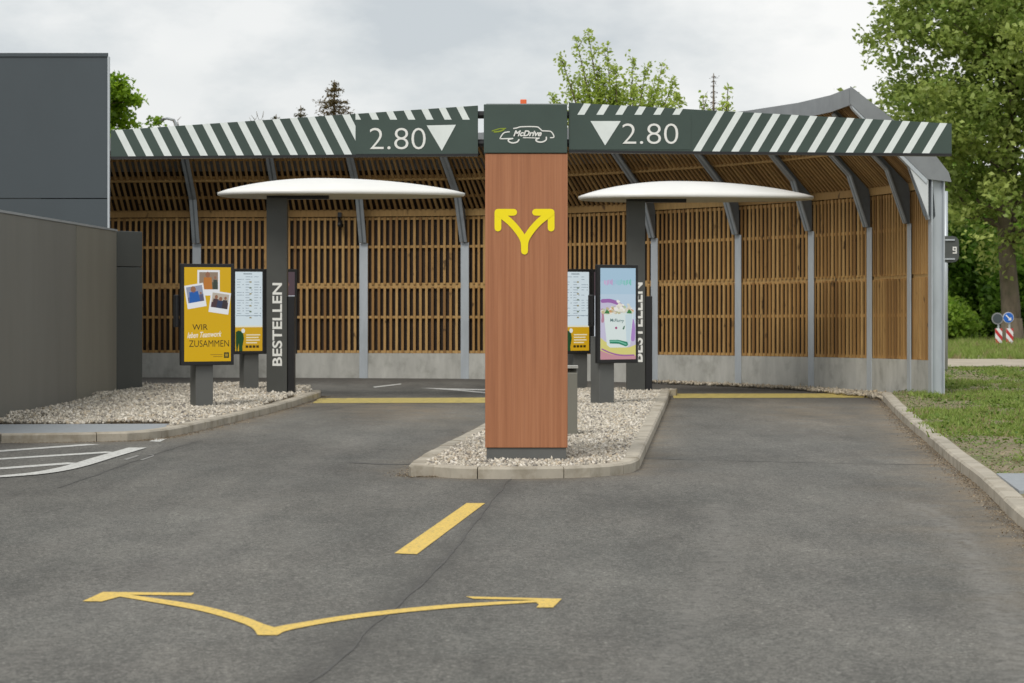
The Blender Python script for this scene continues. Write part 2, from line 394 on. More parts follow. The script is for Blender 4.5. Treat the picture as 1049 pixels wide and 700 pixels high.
sheet('ground', np.array([-900., -60, 0, 60, 900]), np.array([-200., 0, 60, 200, 1500]), -.03, M['verge'])
xs = np.concatenate([[-40, -25, -16], np.arange(-12, 8.01, .09)]); ys = np.concatenate([[-12, 2, 7], np.arange(9, 51.6, .12)])
wline = [tuple(p) for p in PW]
seamline = [tuple(P(530, 484)[:2]), tuple(P(515, 500)[:2]), tuple(P(480, 545)[:2]), tuple(P(440, 590)[:2]), tuple(P(375, 648)[:2]), tuple(P(290, 715)[:2]), (-1.9, 6)]
seam2 = [tuple(P(60, 500)[:2]), tuple(P(170, 462)[:2]), tuple(P(205, 452)[:2])]
seam3 = [tuple(P(360, 474)[:2]), tuple(P(395, 476)[:2]), tuple(P(421, 476)[:2])]
seam4 = [tuple(P(660, 470)[:2]), tuple(P(820, 474)[:2]), tuple(P(978, 477)[:2])]
wob = np.vectorize(lambda x, y: mnoise.noise((x*1.3, y*1.3, 0)))
def f_dirt(X, Y):
    w = wob(X, Y); d = polydist(X, Y, KR); e = np.exp(-np.maximum(d-.1, 0)/(.28+.12*w))*1.15
    d = polydist(X, Y, KL); e = np.maximum(e, np.exp(-d/(.24+.1*w))*1.0)
    d = polydist(X, Y, isl+[isl[0]]); e = np.maximum(e, .8*np.exp(-d/(.18+.08*w)))
    e = np.maximum(e, .75*np.exp(-((X+1.6+.1*(Y-37))/1.0)**2)*np.exp(-((Y-36)/4.0)**2)); e = np.maximum(e, .6*np.exp(-((X-4.0)/.9)**2)*np.exp(-((Y-35)/5.)**2)); return np.clip(e, 0, 1)
def f_seam(X, Y):
    w = wob(X*2, Y*2)*.05; a = np.clip(1-np.abs(polydist(X, Y, seamline)+w)/.11, 0, 1)*.5
    for s_, k in ((seam2, .45), (seam3, .8), (seam4, .35)): a = np.maximum(a, k*np.clip(1-polydist(X, Y, s_)/.07, 0, 1))
    return a
def f_dark_asphalt(X, Y):  # dark wet-stained asphalt along the wall foot, darker tone beside the seam
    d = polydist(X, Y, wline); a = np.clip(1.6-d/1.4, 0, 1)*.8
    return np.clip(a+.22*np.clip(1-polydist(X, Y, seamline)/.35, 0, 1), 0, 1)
def f_tyre(X, Y):
    l1 = [(1.6, 8), (1.8, 9), (2.05, 10.5), (2.33, 12.4), (2.7, 15.2), (2.94, 17.6), (3.0, 19.5)]; l2 = [(-2.2, 9), (-1.9, 16), (-1.9, 24), (-1.2, 34)]
    a = np.clip(1-polydist(X, Y, l1)/.16, 0, 1); b_ = .6*np.clip(1-polydist(X, Y, [(x-1.5, y) for x, y in l1])/.2, 0, 1); return np.maximum(np.maximum(a, b_), .35*np.clip(1-polydist(X, Y, l2)/.25, 0, 1))
sheet('road', xs, ys, 0.0, M['asphalt'], {'dirt': f_dirt, 'seam': f_seam, 'dark_asphalt': f_dark_asphalt, 'tyre': f_tyre})
def poly_sheet(name, pts, z, mat, kind='structure'):
    mb = MB(); me = bpy.data.meshes.new(name)
    from mathutils.geometry import tessellate_polygon
    tr = tessellate_polygon([[Vector((x, y, 0)) for x, y in pts]]); mb.v = [(x, y, z) for x, y in pts]; mb.t = [.5]*len(pts)
    for t in tr:
        a, b_, c = [Vector(pts[i]) for i in t]
        if (b_-a).cross(c-a) < 0: t = (t[0], t[2], t[1])
        mb.f.append(tuple(t)); mb.m.append(0)
    o = mb.build(name, mat); o['kind'] = kind; return o
poly_sheet('gravel_bed_base', inner_isl, .062, M['soil'])
leftbed = [p for p in inner_L if p[0] > -3.85]
leftbed = sorted(leftbed, key=lambda p: -p[1])
bedL = leftbed+[(-3.9, 30.15), (-16, 29.3), (-16, 43.4), (-3.9, 43.2), (-3.25, 42.0)]
poly_sheet('gravel_bed_base', bedL, .062, M['soil'])
pathp = [p for p in inner_L if p[0] <= -3.80]
poly_sheet('footpath', pathp+[(-16, 29.25), (-3.82, 30.1)][0:2], .088, M['paving'])
# verge on the right, reaching the trees
def vz(X, Y):
    w = np.vectorize(lambda x, y: mnoise.noise((x*.5, y*.5, 3)))(X, Y); return .088+w*.03*np.clip((X-4)/3, 0, 1)+0*Y
verge_pts = inner_R
def verge():
    ysv = np.concatenate([np.arange(4, 44, .35), np.arange(44, 130, 2.0), [160, 300, 900]]); lx = np.interp(ysv, [p[1] for p in inner_R]+[40.6, 45, 50, 60], [p[0] for p in inner_R]+[6.05, 6.62, 6.9, 6.9])
    us = np.concatenate([np.linspace(0, 1, 30)**1.3*14, [20, 40, 90, 400]]); V = []; 
    for y, x0 in zip(ysv, lx):
        for u in us:
            x = x0+u; w = mnoise.noise((x*.6, y*.4, 3)); V.append((x, y, .090+.016*w*min(1, u/.8)))
    n = len(us); mb = MB(); mb.v = V; mb.t = [.5]*len(V)
    for j in range(len(ysv)-1):
        for i in range(n-1): a = j*n+i; mb.f.append((a, a+1, a+n+1, a+n)); mb.m.append(0)
    o = mb.build('verge', M['verge'], smooth=True); o['kind'] = 'structure'
verge()
# paving strip and dusty track crossing the verge
mb = MB(); mb.prism([(3.735, 19.4, .03), (14, 19.2, .03), (14, 21.1, .03), (3.915, 21.3, .03)], (0, 0, .085)); mb.build('verge_footpath', M['paving'])['kind'] = 'structure'
poly_sheet('dusty_track', [(6.9+x*.5, 53.4+.5*mnoise.noise((x*.7, 0, 0))+.012*x) for x in range(70)]+[(6.9+x*.5, 60.2+.9*mnoise.noise((x*.5, 9, 0))-.03*x) for x in range(69, -1, -1)], .112, M['track'])

# ---------------------------------------------------------------- crushed stone
ICO = np.array([(1, 0, 0), (-1, 0, 0), (0, 1, 0), (0, -1, 0), (0, 0, 1), (0, 0, -1), (.6, .6, .5), (-.6, .55, -.5)], float)
OCT = np.array([(0, 2, 4), (2, 1, 4), (1, 3, 4), (3, 0, 4), (2, 0, 5), (1, 2, 5), (3, 1, 5), (0, 3, 5)])
def stones(name, poly, z, step, size, label=None, holes=None, extra=.0, tint=(1, 1, 1)):
    x0, x1 = min(p[0] for p in poly), max(p[0] for p in poly); y0, y1 = min(p[1] for p in poly), max(p[1] for p in poly)
    gx, gy = np.meshgrid(np.arange(x0, x1, step), np.arange(y0, y1, step)); gx = gx.ravel()+RNG.uniform(-.5, .5, gx.size)*step; gy = gy.ravel()+RNG.uniform(-.5, .5, gy.size)*step
    k = pip(gx, gy, poly); gx, gy = gx[k], gy[k]; n = len(gx)
    base = ICO[:6]; v = np.repeat(base[None], n, 0)*RNG.uniform(.6, 1.25, (n, 6, 1)); v *= np.stack([RNG.uniform(.7, 1.3, n), RNG.uniform(.6, 1., n), RNG.uniform(.45, .8, n)], 1)[:, None]
    q = RNG.normal(size=(n, 4)); q /= np.linalg.norm(q, axis=1)[:, None]; w, x, y, zz = q.T
    Rm = np.stack([1-2*(y*y+zz*zz), 2*(x*y-zz*w), 2*(x*zz+y*w), 2*(x*y+zz*w), 1-2*(x*x+zz*zz), 2*(y*zz-x*w), 2*(x*zz-y*w), 2*(y*zz+x*w), 1-2*(x*x+y*y)], 1).reshape(n, 3, 3)
    v = np.einsum('nij,nkj->nki', Rm, v)*(size*RNG.uniform(.6, 1.35, n)*.5)[:, None, None]
    hgt = z+RNG.uniform(-.004, .018, n)+extra*np.array([max(0, mnoise.noise((a*.8, b_*.8, 9))) for a, b_ in zip(gx, gy)])
    v += np.stack([gx, gy, hgt], 1)[:, None]
    t = RNG.random(n); c = np.empty((n, 3)); pal = np.array([(.62, .59, .53), (.50, .475, .42), (.72, .70, .66), (.36, .34, .31), (.52, .46, .37), (.22, .21, .20)])
    idx = np.searchsorted([.25, .50, .64, .82, .93], t); c = pal[idx]*.92*RNG.uniform(.85, 1.12, (n, 1))*np.array(tint)*np.array((1.05, 1., .92))
    f = (OCT[None]+(np.arange(n)*6)[:, None, None]).reshape(-1, 3)
    o = soup(name, v.reshape(-1, 3), f, np.repeat(c, 6, 0), M['stone'], org=(float(gx.mean()), float(gy.mean()), z)); o['kind'] = 'stuff'
    if label: o['label'] = label; o['category'] = 'gravel'
    return o
stones('gravel', inner_isl, .078, .034, .052, 'pale crushed stone filling the kerbed island around the wood pillar')
stones('gravel', [p for p in bedL if p[0] > -3.95 or True][:len(leftbed)]+[(-3.9, 30.15), (-6.6, 29.95), (-6.6, 43.4), (-3.9, 43.2), (-3.25, 42.0)], .082, .040, .062, 'pale crushed stone between the grey panel wall and left kerb', extra=.10)
# strip of stones at the foot of the curved wall
strip = [tuple(PW[i]+NW[i]*.12) for i in range(6, 12)]+[tuple(PW[i]+NW[i]*(.42 if i < 9 else .75)) for i in range(11, 5, -1)]
stones('gravel', strip, .03, .05, .075, 'loose stones scattered along foot of curved concrete plinth', tint=(.75, .72, .66))
strip2 = [tuple(PW[i]+NW[i]*.10) for i in range(3, 6)]+[tuple(PW[i]+NW[i]*.2) for i in range(5, 2, -1)]

# tar seams and cracks in the asphalt
def crack(line, w, name='asphalt_seam'):
    pts = smoothpath([Vector(p) for p in line], 14); mb = MB(); L = []; R_ = []
    for i, p in enumerate(pts):
        d = (pts[min(i+1, len(pts)-1)]-pts[max(i-1, 0)]).normalized(); n = Vector((-d.y, d.x)); o_ = .022*mnoise.noise((p.x*1.5, p.y*1.5, 4)); ww = w*(.35+1.1*abs(mnoise.noise((p.x*3, p.y*3, 8)))); L.append(p+n*(o_+ww)); R_.append(p+n*(o_-ww))
    for i in range(len(pts)-1): mb.face([(*R_[i], .0025), (*R_[i+1], .0025), (*L[i+1], .0025), (*L[i], .0025)])
    mb.build(name, M['tar'])['kind'] = 'structure'
M['tar'] = simple('tar_seam', (.07, .067, .06), .7, .3, 9, None, 0, .2)
crack(seamline, .011); crack(seam3, .07); crack(seam4, .018); crack(seam2, .010)
crack([tuple(P(395, 411)[:2]), tuple(P(300, 425)[:2])], .012)
# litter blown against the kerbs
n = 9000; t = RNG.random(n); kk = RNG.random(n); X = np.empty(n); Y = np.empty(n)
pR = smoothpath([Vector(p) for p in KR], 8); pL = smoothpath([Vector(p) for p in KL], 8); pI = smoothpath([Vector(p) for p in isl[5:10]], 8)
for i in range(n):
    q, sd = (pR, 1) if kk[i] < .62 else ((pL, 1) if kk[i] < .85 else (pI, 1)); j = int(t[i]*(len(q)-1)); p = q[j].lerp(q[j+1], RNG.random()); d_ = (q[j+1]-q[j]).normalized(); nn = Vector((-d_.y, d_.x)); o_ = abs(random.gauss(.0, .075))+.005; X[i] = p.x+nn.x*o_; Y[i] = p.y+nn.y*o_
pal = np.array([(.30, .21, .12), (.24, .18, .11), (.36, .29, .20), (.18, .14, .10), (.40, .34, .25)]); c = pal[RNG.integers(0, 5, n)]*RNG.uniform(.7, 1.2, (n, 1))
v, f, c = leaves(np.stack([X, Y, np.full(n, .006)], 1), .019, c, .6, 2.5); o = soup('leaf_litter', v, f, c, M['blade'], org=(3, 25, 0)); tag(o, 'brown leaf litter and grit gathered along the kerb feet', 'litter', None, 'stuff')

# ---------------------------------------------------------------- painted markings
def marking(name, polys, mat, label, z=.004, holes=None):
    mb = MB()
    for p in polys:
        w = [P(x, y) for x, y in p]; a = sum((w[i].x*w[(i+1) % len(w)].y-w[(i+1) % len(w)].x*w[i].y) for i in range(len(w)))
        if a < 0: w.reverse()
        mb.face([(q.x, q.y, z) for q in w])
    return tag(mb.build(name, mat), label, 'road marking')
def road_stroke(mb, px, w, z=.004):
    "constant real width line through photo points"
    pts = [P(*p).to_2d() for p in px]; L = []; R_ = []
    for i in range(len(pts)):
        d = (pts[min(i+1, len(pts)-1)]-pts[max(i-1, 0)]).normalized(); n = Vector((-d.y, d.x)); L.append(pts[i]+n*w/2); R_.append(pts[i]-n*w/2)
    for i in range(len(pts)-1): mb.face([(*R_[i], z), (*R_[i+1], z), (*L[i+1], z), (*L[i], z)])
# forked arrow near the camera
def qd(*p): return list(p)
lshaft_t = [(134, 610.2), (200, 620), (245, 631), (270, 640), (281, 643.5)]; lshaft_b = [(123, 612), (200, 625.5), (240, 636.5), (258, 644), (264, 651.5)]
rshaft_t = [(281, 643.5), (296, 640.6), (366, 629.6), (458, 620.2), (549, 615.6)]; rshaft_b = [(284, 651.5), (300, 645.5), (366, 634), (458, 624), (549, 617.8)]
sp = lambda L: [tuple(p) for p in smoothpath(L, 5)]
polys = []
for T, B in ((lshaft_t, lshaft_b), (rshaft_t, rshaft_b)):
    T, B = sp(T), sp(B)
    for i in range(len(T)-1): polys.append([T[i], T[i+1], B[i+1], B[i]])
polys += [[(281, 643.5), (264, 651.5), (284, 651.5)], [(84.5, 616.8), (105.5, 607.2), (123, 612), (104, 617)], [(105.5, 607.2), (199, 608), (196, 610.8), (134, 610.2), (123, 612)],
          [(477, 611.8), (575.5, 614.2), (549, 615.6), (485, 614.2)], [(575.5, 614.2), (566.5, 623.2), (549.5, 623.2), (552, 620), (549, 617.8), (549, 615.6)]]
marking('forked_arrow_marking', polys, M['yellow_paint'], 'yellow forked arrow painted on the asphalt in the foreground')
marking('lane_dash_marking', [[(404, 567.5), (427, 568.5), (497, 516), (478, 516)]], M['yellow_paint'], 'slanted yellow dash painted between forked arrow and kerbed island')
marking('stop_line_marking', [[(327, 408.3), (520, 407.6), (520, 413), (320, 413.3)]], M['yellow_old'], 'worn yellow band across left lane beyond the pillar')
marking('stop_line_marking', [[(689, 403.6), (897, 403.4), (897, 407.6), (690, 408.2)]], M['yellow_old'], 'worn yellow band across right lane near curved wall')
marking('lane_arrow_marking', [[(431, 397.7), (500, 399.2), (500, 400.4), (470, 399.6)], [(431, 397.7), (470, 399.6), (500, 402.2), (500, 403.6), (470, 400.6)]], M['white_paint'], 'thin white arrow on asphalt behind the yellow band, left lane')
marking('worn_line_marking', [[(382, 396.6), (411, 393.2), (411, 394.1), (384, 397.4)]], M['white_paint'], 'faint white stroke on asphalt near left curved wall')
hl = [('second white bar down of hatched parking area at lower left', [(-40, 465.5), (95, 455.6)]), ('topmost short white bar of hatched parking area beside left kerb', [(-40, 456.5), (32, 451)]),
      ('long white bar just above the curved edge line, hatched area', [(-40, 473.2), (115, 463.4)]), ('short white bar nearest the camera in hatched parking area', [(-40, 483.5), (77, 474.6)])]
for lb, px in hl:
    mb = MB(); road_stroke(mb, px, .19); tag(mb.build('hatch_bar_marking', M['white_paint']), lb, 'road marking', 'white bars of the hatched area')
mb = MB(); road_stroke(mb, sp([(-40, 491.5), (0, 489), (40, 485.4), (73, 479.3), (108, 469), (141, 459.4)]), .19, .008)
tag(mb.build('edge_line_marking', M['white_paint']), 'curved white edge line closing the hatched area at left', 'road marking')
marking('paint_patch_marking', [[(153, 452.6), (160, 449.5), (171, 449.8), (164, 453)]], M['white_paint'], 'small white paint patch on asphalt at left kerb corner')
marking('worn_arrow_marking', [[(126, 471), (140, 466.8), (143, 467.4), (130, 471.8)], [(143, 471.4), (157, 467), (150, 466.3), (157, 466.2), (158, 467.8), (146, 472)]], simple('ghost_paint', (.24, .235, .22), .8, .2, 12), 'faded remains of white markings beside hatched area')

# ---------------------------------------------------------------- timber shelter
sh = thing('timber_shelter', 'curved larch slat shelter with steel ribs around the drive-through lanes', 'shelter', (PW[4].x, PW[4].y, 0))
def UP(i, u, z):   # point on post i: inward u, height z (sheared with the fall of the ground)
    p = PW[i]+NW[i]*u; return Vector((p.x, p.y, z+dz(p.y)))
def LP(i, f, u, z):
    return UP(i, u, z).lerp(UP(i+1, u, z), f)
nb = len(PW)-1
for i in range(nb):
    L = (PW[i+1]-PW[i]).length; n = max(4, round(L/.112)); t = (PW[i+1]-PW[i]).normalized(); nn = Vector((t.y, -t.x))
    def bx(mb, f0, f1, u0, u1, z0, z1, tone):
        p = [LP(i, f0, u1, z0), LP(i, f1, u1, z0), LP(i, f1, u0, z0), LP(i, f0, u0, z0), LP(i, f0, u1, z1), LP(i, f1, u1, z1), LP(i, f1, u0, z1), LP(i, f0, u0, z1)]; mb.hexa(p, None, tone)
    mb = MB(); hw = .0235/L
    for k in range(n):
        f = (k+.5)/n+random.uniform(-.002, .002)
        for z0, z1 in ((.475, 1.715), (1.765, 3.03)):
            bx(mb, f-hw, f+hw, -.012, .012+random.uniform(-.003, .003), z0+random.uniform(-.006, .006), z1+random.uniform(-.006, .006), min(1, max(0, random.gauss(.5, .28))))
    mb.build('wall_slats', M['slat'], sh)
    mb = MB()
    for z in (.50, 1.15, 1.74, 2.47, 3.0): h_ = .052 if z == 1.74 else .024; bx(mb, .0, 1., -.036, -.0125, z-h_, z+h_, .75+.25*random.random())
    mb.build('wall_rails', M['rail'], sh)
    mb = MB(); nbk = max(3, round(L/.22))
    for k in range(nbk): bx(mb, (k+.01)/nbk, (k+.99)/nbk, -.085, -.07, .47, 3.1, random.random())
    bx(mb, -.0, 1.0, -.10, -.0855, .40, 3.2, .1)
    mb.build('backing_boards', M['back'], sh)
    mb = MB(); bx(mb, 0, 1, -.10, .03, -.05-dz(49.2), .472, .5); mb.build('concrete_plinth', M['conc'], sh)
    mb = MB(); bx(mb, 0, 1, -.03, .035, 3.04, 3.17, random.random()); mb.build('top_board', M['rail'], sh)
    # sloping ceiling of slats
    mb = MB(); C0 = lambda u: 3.10+.985*u
    def cbx(mb, f0, f1, u0, u1, d0, d1, tone):
        q = []
        for d in (d0, d1):
            for f, u in ((f0, u0), (f1, u0), (f1, u1), (f0, u1)):
                q.append(LP(i, f, u-.70*d, C0(u)+.70*d))
        mb.hexa(q, None, tone)
    for k in range(n):
        f = (k+.5)/n+random.uniform(-.002, .002)
        for u0, u1 in ((.06, .585), (.615, 1.22)): cbx(mb, f-hw*.95, f+hw*.95, u0, u1, .0, .035, min(1, max(0, random.gauss(.45, .25))))
    mb.build('ceiling_slats', M['ceil'], sh)
    mb = MB()
    for u in (.27, .95): cbx(mb, 0, 1, u-.018, u+.018, .036, .066, random.random())
    for u in (.575, .625, 1.20): cbx(mb, 0, 1, u-.02, u+.02, .036, .072, random.random())
    cbx(mb, 0, 1, .59, .61, -.012, .03, .9)
    mb.build('ceiling_rails', M['rail'], sh)
    mb = MB(); cbx(mb, 0, 1, .0, 1.25, .12, .13, .4); mb.build('ceiling_backing', M['back'], sh)
    mb = MB()
    prof = [(-.20, 3.14), (-.17, 3.24), (.12, 3.58), (1.26, 4.46), (1.26, 4.40), (.16, 3.50), (-.165, 3.14)]
    A = [UP(i, u, z) for u, z in prof]; B = [UP(i+1, u, z) for u, z in prof]; n0 = len(mb.v); mb.v += [tuple(p) for p in A+B]; mb.t += [.5]*14
    for k in range(7): j = (k+1) % 7; mb.f.append((n0+j, n0+k, n0+7+k, n0+7+j)); mb.m.append(0)
    mb.f.append(tuple(range(n0, n0+7))); mb.m.append(0); mb.f.append(tuple(range(n0+13, n0+6, -1))); mb.m.append(0)
    mb.build('roof_sheet', M['roof'], sh)
    mb = MB(); bx(mb, 0, 1, 1.262, 1.29, 4.22, 4.475, .5); mb.build('edge_fascia', M['roof'], sh)
for i in range(len(PW)):
    t = Vector((NW[i].y, -NW[i].x)); w = .082; T3 = Vector((t.x, t.y, 0))
    if i == nb: w = .10
    # light lower post: H section, flanges front and back
    mb = MB(); zt = 2.54 if i < nb else 3.2
    def pbx(u0, u1, a, b_, z0, z1):
        q = []
        for z in (z0, z1):
            for uu, aa in ((u1, a), (u1, b_), (u0, b_), (u0, a)):
                p = UP(i, uu, z)+T3*aa; q.append(p)
        mb.hexa(q)
    lo = -.12-dz(PW[i].y)
    if i < nb: pbx(.032, .05, -w, w, lo, zt)
    else: pbx(-.12, -.102, -w, w, lo, zt); pbx(-.1015, .0615, -.012, .012, lo, zt); pbx(.062, .08, -w, w, lo, zt)
    mb.build('steel_post', M['galv'], sh, bevel=.006)
    mb = MB(); web = [(.03, zt), (.12, 2.54), (.41, 3.35), (1.255, 4.18), (1.22, 4.27), (.06, 3.14), (.036, 3.02), (.036, 2.55)]
    if i == nb: web[0] = (.0, 2.6); web[1] = (.17, 2.6)
    ww = .03
    mb.prism([UP(i, u, z)-T3*ww/2 for u, z in web], T3*ww, M['ribweb'])
    fl = [(.12, 2.545), (.41, 3.35), (1.255, 4.18)]
    w *= .85
    for (u0, z0), (u1, z1) in zip(fl[:-1], fl[1:]):
        d = Vector((u1-u0, z1-z0)).normalized(); nrm = Vector((-d.y, d.x))*.025
        mb.prism([UP(i, u0, z0)-T3*w, UP(i, u1, z1)-T3*w, UP(i, u1+nrm.x, z1+nrm.y)-T3*w, UP(i, u0+nrm.x, z0+nrm.y)-T3*w], T3*2*w, M['galvmid'])
    pbx_z = None
    mb.build('roof_rib', None, sh)
# end of the shelter: pale gusset and sheet-metal verge board
e = nb; T3 = Vector((NW[e].y, -NW[e].x, 0)); 
if T3.y > 0: T3 = -T3
mb = MB(); mb.prism([UP(e, u, z)+T3*.105 for u, z in [(.135, 2.60), (.135, 3.155), (.22, 3.255), (.56, 3.58), (.42, 3.33)]], T3*.012); mb.build('end_gusset', M['galvwhite'], sh)
mb = MB(); mb.prism([UP(e, u, z)+T3*.10 for u, z in [(-.21, 3.10), (-.17, 3.24), (.12, 3.60), (1.30, 4.49), (1.30, 4.23), (.15, 3.14)]], T3*.03)
mb.build('verge_board', M['roof'], sh)
mb = MB(); mb.prism([UP(e, u, z)+T3*.01 for u, z in [(.15, 3.13), (1.29, 4.21), (1.26, 4.15), (.17, 3.07)]], T3*.125); mb.build('verge_trim', M['galv'], sh)

# ---------------------------------------------------------------- pillar (totem)
YT = F/115.4; TX = lambda x: (x-CX)/115.4; TZ = lambda y: HC-(y-YH)/115.4
tx0, tx1 = TX(497), TX(581.5)
tt = thing('entrance_pillar', 'tall wood-effect pillar with green head and yellow forked arrow', 'pillar', ((tx0+tx1)/2, YT+.25, .07))
D = .46
mb = MB(); mb.box(tx0+.012, tx1-.012, YT+.015, YT+D-.015, .05, .20); mb.build('plinth', M['anthl'], tt)
mb = MB(); mb.box(tx0, tx1, YT, YT+D, .20, TZ(157.5)); mb.build('wood_cladding', M['laminate'], tt, bevel=.004)
mb = MB(); mb.box(tx0-.012, tx1-.004, YT-.012, YT+D+.01, TZ(157), TZ(107)); hd = mb.build('head_panel', M['green'], tt, bevel=.005)
mb = MB(); mb.box(tx0+.01, tx1-.01, YT+.01, YT+D-.01, TZ(107)+.0, TZ(106.2)); mb.build('top_cap', M['bldg_cap'], tt)
mb = MB(); mb.box(TX(533), TX(539.5), YT+.1, YT+.16, TZ(106.4), TZ(101)); mb.build('warning_lamp', M['orange'], tt, bevel=.006)
A = lambda x, y: (TX(480+x/3.89), TZ(95+y/3.89))
mb = MB(); yy = YT-.004; w = 27/3.89/115.4
stroke(mb, [A(180, 477), A(117, 477), ], w, yy-.0002, M['ylw']); stroke(mb, [A(117, 477), A(117, 540)], w, yy-.0012, M['ylw'])
stroke(mb, [A(267, 477), A(329, 477)], w, yy-.0002, M['ylw']); stroke(mb, [A(329, 477), A(329, 540)], w, yy-.0012, M['ylw'])
stroke(mb, smoothpath([A(118, 478), A(165, 515), A(200, 555), A(220, 592), A(223, 632)], 5), w, yy-.0022, M['ylw'])
stroke(mb, smoothpath([A(328, 478), A(281, 515), A(246, 555), A(226, 592), A(223, 632)], 5), w, yy-.0032, M['ylw'])
mb.build('forked_arrow', M['ylw'], tt)
G = lambda x, y: (TX(495+x/12.34), TZ(115+y/12.34))
mb = MB(); yy = YT-.012-.003; w = 1.15/115.4
stroke(mb, smoothpath([G(385, 208), G(430, 200), G(470, 188), G(580, 184), G(680, 188), G(710, 205), G(745, 238)], 4), w, yy, M['lettering'])
stroke(mb, smoothpath([G(745, 238), G(800, 240), G(850, 245), G(880, 275), G(893, 318), G(850, 325)], 4), w, yy-.0005, M['lettering'])
stroke(mb, smoothpath([G(345, 335), G(225, 338), G(218, 325), G(245, 280), G(275, 258), G(330, 250)], 4), w, yy-.001, M['lettering'])
stroke(mb, smoothpath([G(372, 335), G(325, 345), G(318, 365), G(345, 385), G(385, 390), G(430, 378), G(452, 350)], 4), w*1.25, yy-.0015, M['lettering'])
stroke(mb, smoothpath([G(505, 325), G(600, 326), G(700, 330)], 3), w*.8, yy-.0012, M['lettering'])
stroke(mb, smoothpath([G(705, 330), G(670, 345), G(672, 365), G(710, 380), G(760, 375), G(795, 350), G(798, 320)], 4), w*1.25, yy-.0018, M['lettering'])
x0, z1 = G(380, 232); x1, z0 = G(740, 308); put_text(mb, 'McDrive', x0, x1, z0, z1, yy-.0025, M['lettering'], .035, .35)
stroke(mb, smoothpath([G(112, 240), G(200, 213), G(285, 207)], 4), w*.9, yy, M['lime'], taper=None)
stroke(mb, smoothpath([G(140, 252), G(215, 243), G(262, 222)], 4), w*1.3, yy-.0005, M['lime'])
mb.build('car_logo', None, tt)
# ---------------------------------------------------------------- height limit beams
def beam(name, label, top, bot, xa, xb, panel, smallrow, slope, st, small, tri, txt, side):
    x0, x1 = xa, xb
    o = thing(name, label, 'beam', (TX((xa+xb)/2), YT+.1, TZ(max(bot))))
    ya, yb = YT+.03, YT+.15
    T = lambda x: top[0]+(top[1]-top[0])*(x-xa)/(xb-xa); B = lambda x: bot[0]+(bot[1]-bot[0])*(x-xa)/(xb-xa)
    mb = MB(); mb.prism([(TX(xa), ya, TZ(B(xa))), (TX(xb), ya, TZ(B(xb))), (TX(xb), ya, TZ(T(xb))), (TX(xa), ya, TZ(T(xa)))], (0, yb-ya, 0)); mb.build('beam_body', M['green'], o)
    mb = MB(); mb.prism([(TX(xa), ya-.006, TZ(B(xa)+2.2)), (TX(xb), ya-.006, TZ(B(xb)+2.2)), (TX(xb), ya-.006, TZ(B(xb)-.2)), (TX(xa), ya-.006, TZ(B(xa)-.2))], (0, yb-ya+.012, 0)); mb.build('rubber_edge', M['black'], o)
    pa, pb = panel; px0, px1 = min(pa, pb), max(pa, pb)
    # stripes clipped to the beam face beside and above the panel
    if px0-xa < 60: RA = [(px1, 0), (xb, 0)]
    else: RA = [(xa, 0), (px0, 0)]
    ra = [(RA[0][0], T(RA[0][0])), (RA[1][0], T(RA[1][0])), (RA[1][0], B(RA[1][0])-.3), (RA[0][0], B(RA[0][0])-.3)]
    rb = [(px0, T(px0)), (px1, T(px1)), (px1, smallrow), (px0, smallrow)]
    mb = MB()
    for xs0 in st:
        q = [(xs0, 161), (xs0-slope*80, 81), (xs0-slope*80+7.8, 81), (xs0+7.8, 161)]
        c = clip(q, ra)
        if not c: c = clip(q[::-1], ra)
        if len(c) > 2: mb.face([(TX(x), ya-.003, TZ(y)) for x, y in c])
    for xs0 in small:
        q = [(xs0, smallrow), (xs0-slope*50, smallrow-50), (xs0-slope*50+7.2, smallrow-50), (xs0+7.2, smallrow)]
        c = clip(q, rb)
        if not c: c = clip(q[::-1], rb)
        if len(c) > 2: mb.face([(TX(x), ya-.003, TZ(y)) for x, y in c])
    mb.build('hazard_stripes', M['sticker'], o)
    mb = MB(); mb.box(TX(px0), TX(px1), ya-.005, ya-.0005, TZ(B(px0)-.8), TZ(smallrow)); mb.build('height_panel', M['green'], o)
    mb = MB(); mb.face([(TX(x), ya-.009, TZ(y)) for x, y in (tri[0], tri[1], tri[2])][::-1]); mb.build('limit_triangle', M['sticker'], o)
    mb = MB(); put_text(mb, '2.80', TX(txt[0]), TX(txt[1]), TZ(txt[3]), TZ(txt[2]), ya-.009, M['lettering'], -.012); mb.build('height_figures', M['sticker'], o)
    mb = MB(); gx = (489, 497) if side < 0 else (579, 584)
    mb.tube([(TX(gx[0]-6), YT+.1, TZ(117)), (TX(gx[1]+4), YT+.1, TZ(117))], .035, 10); mb.tube([(TX(gx[0]-6), YT+.1, TZ(146)), (TX(gx[1]+4), YT+.1, TZ(146))], .035, 10); mb.build('pivot_tube', M['black'], o)
    return o
beam('height_limit_beam', 'green striped height limit beam with 2.80 sign over left lane', (133.5, 108), (160.5, 157.5), 113, 489.5, (364, 489.5), 122.5, .51,
     [131.4+18.55*k for k in range(0, 14)], [381+18.6*k for k in range(-1, 6)], [(437, 128.5), (467, 127.8), (452.5, 154.5)], (378.5, 436, 131, 153), -1)
beam('height_limit_beam', 'green striped height limit beam with 2.80 sign over right lane', (105, 126.5), (154, 157.5), 583, 975.5, (583, 708), 117.5, -.60,
     [706.5+19.65*k for k in range(0, 13)], [591.5+19.5*k for k in range(0, 7)], [(605, 124), (636, 124), (620, 149)], (637.5, 695, 126.5, 147.5), 1)

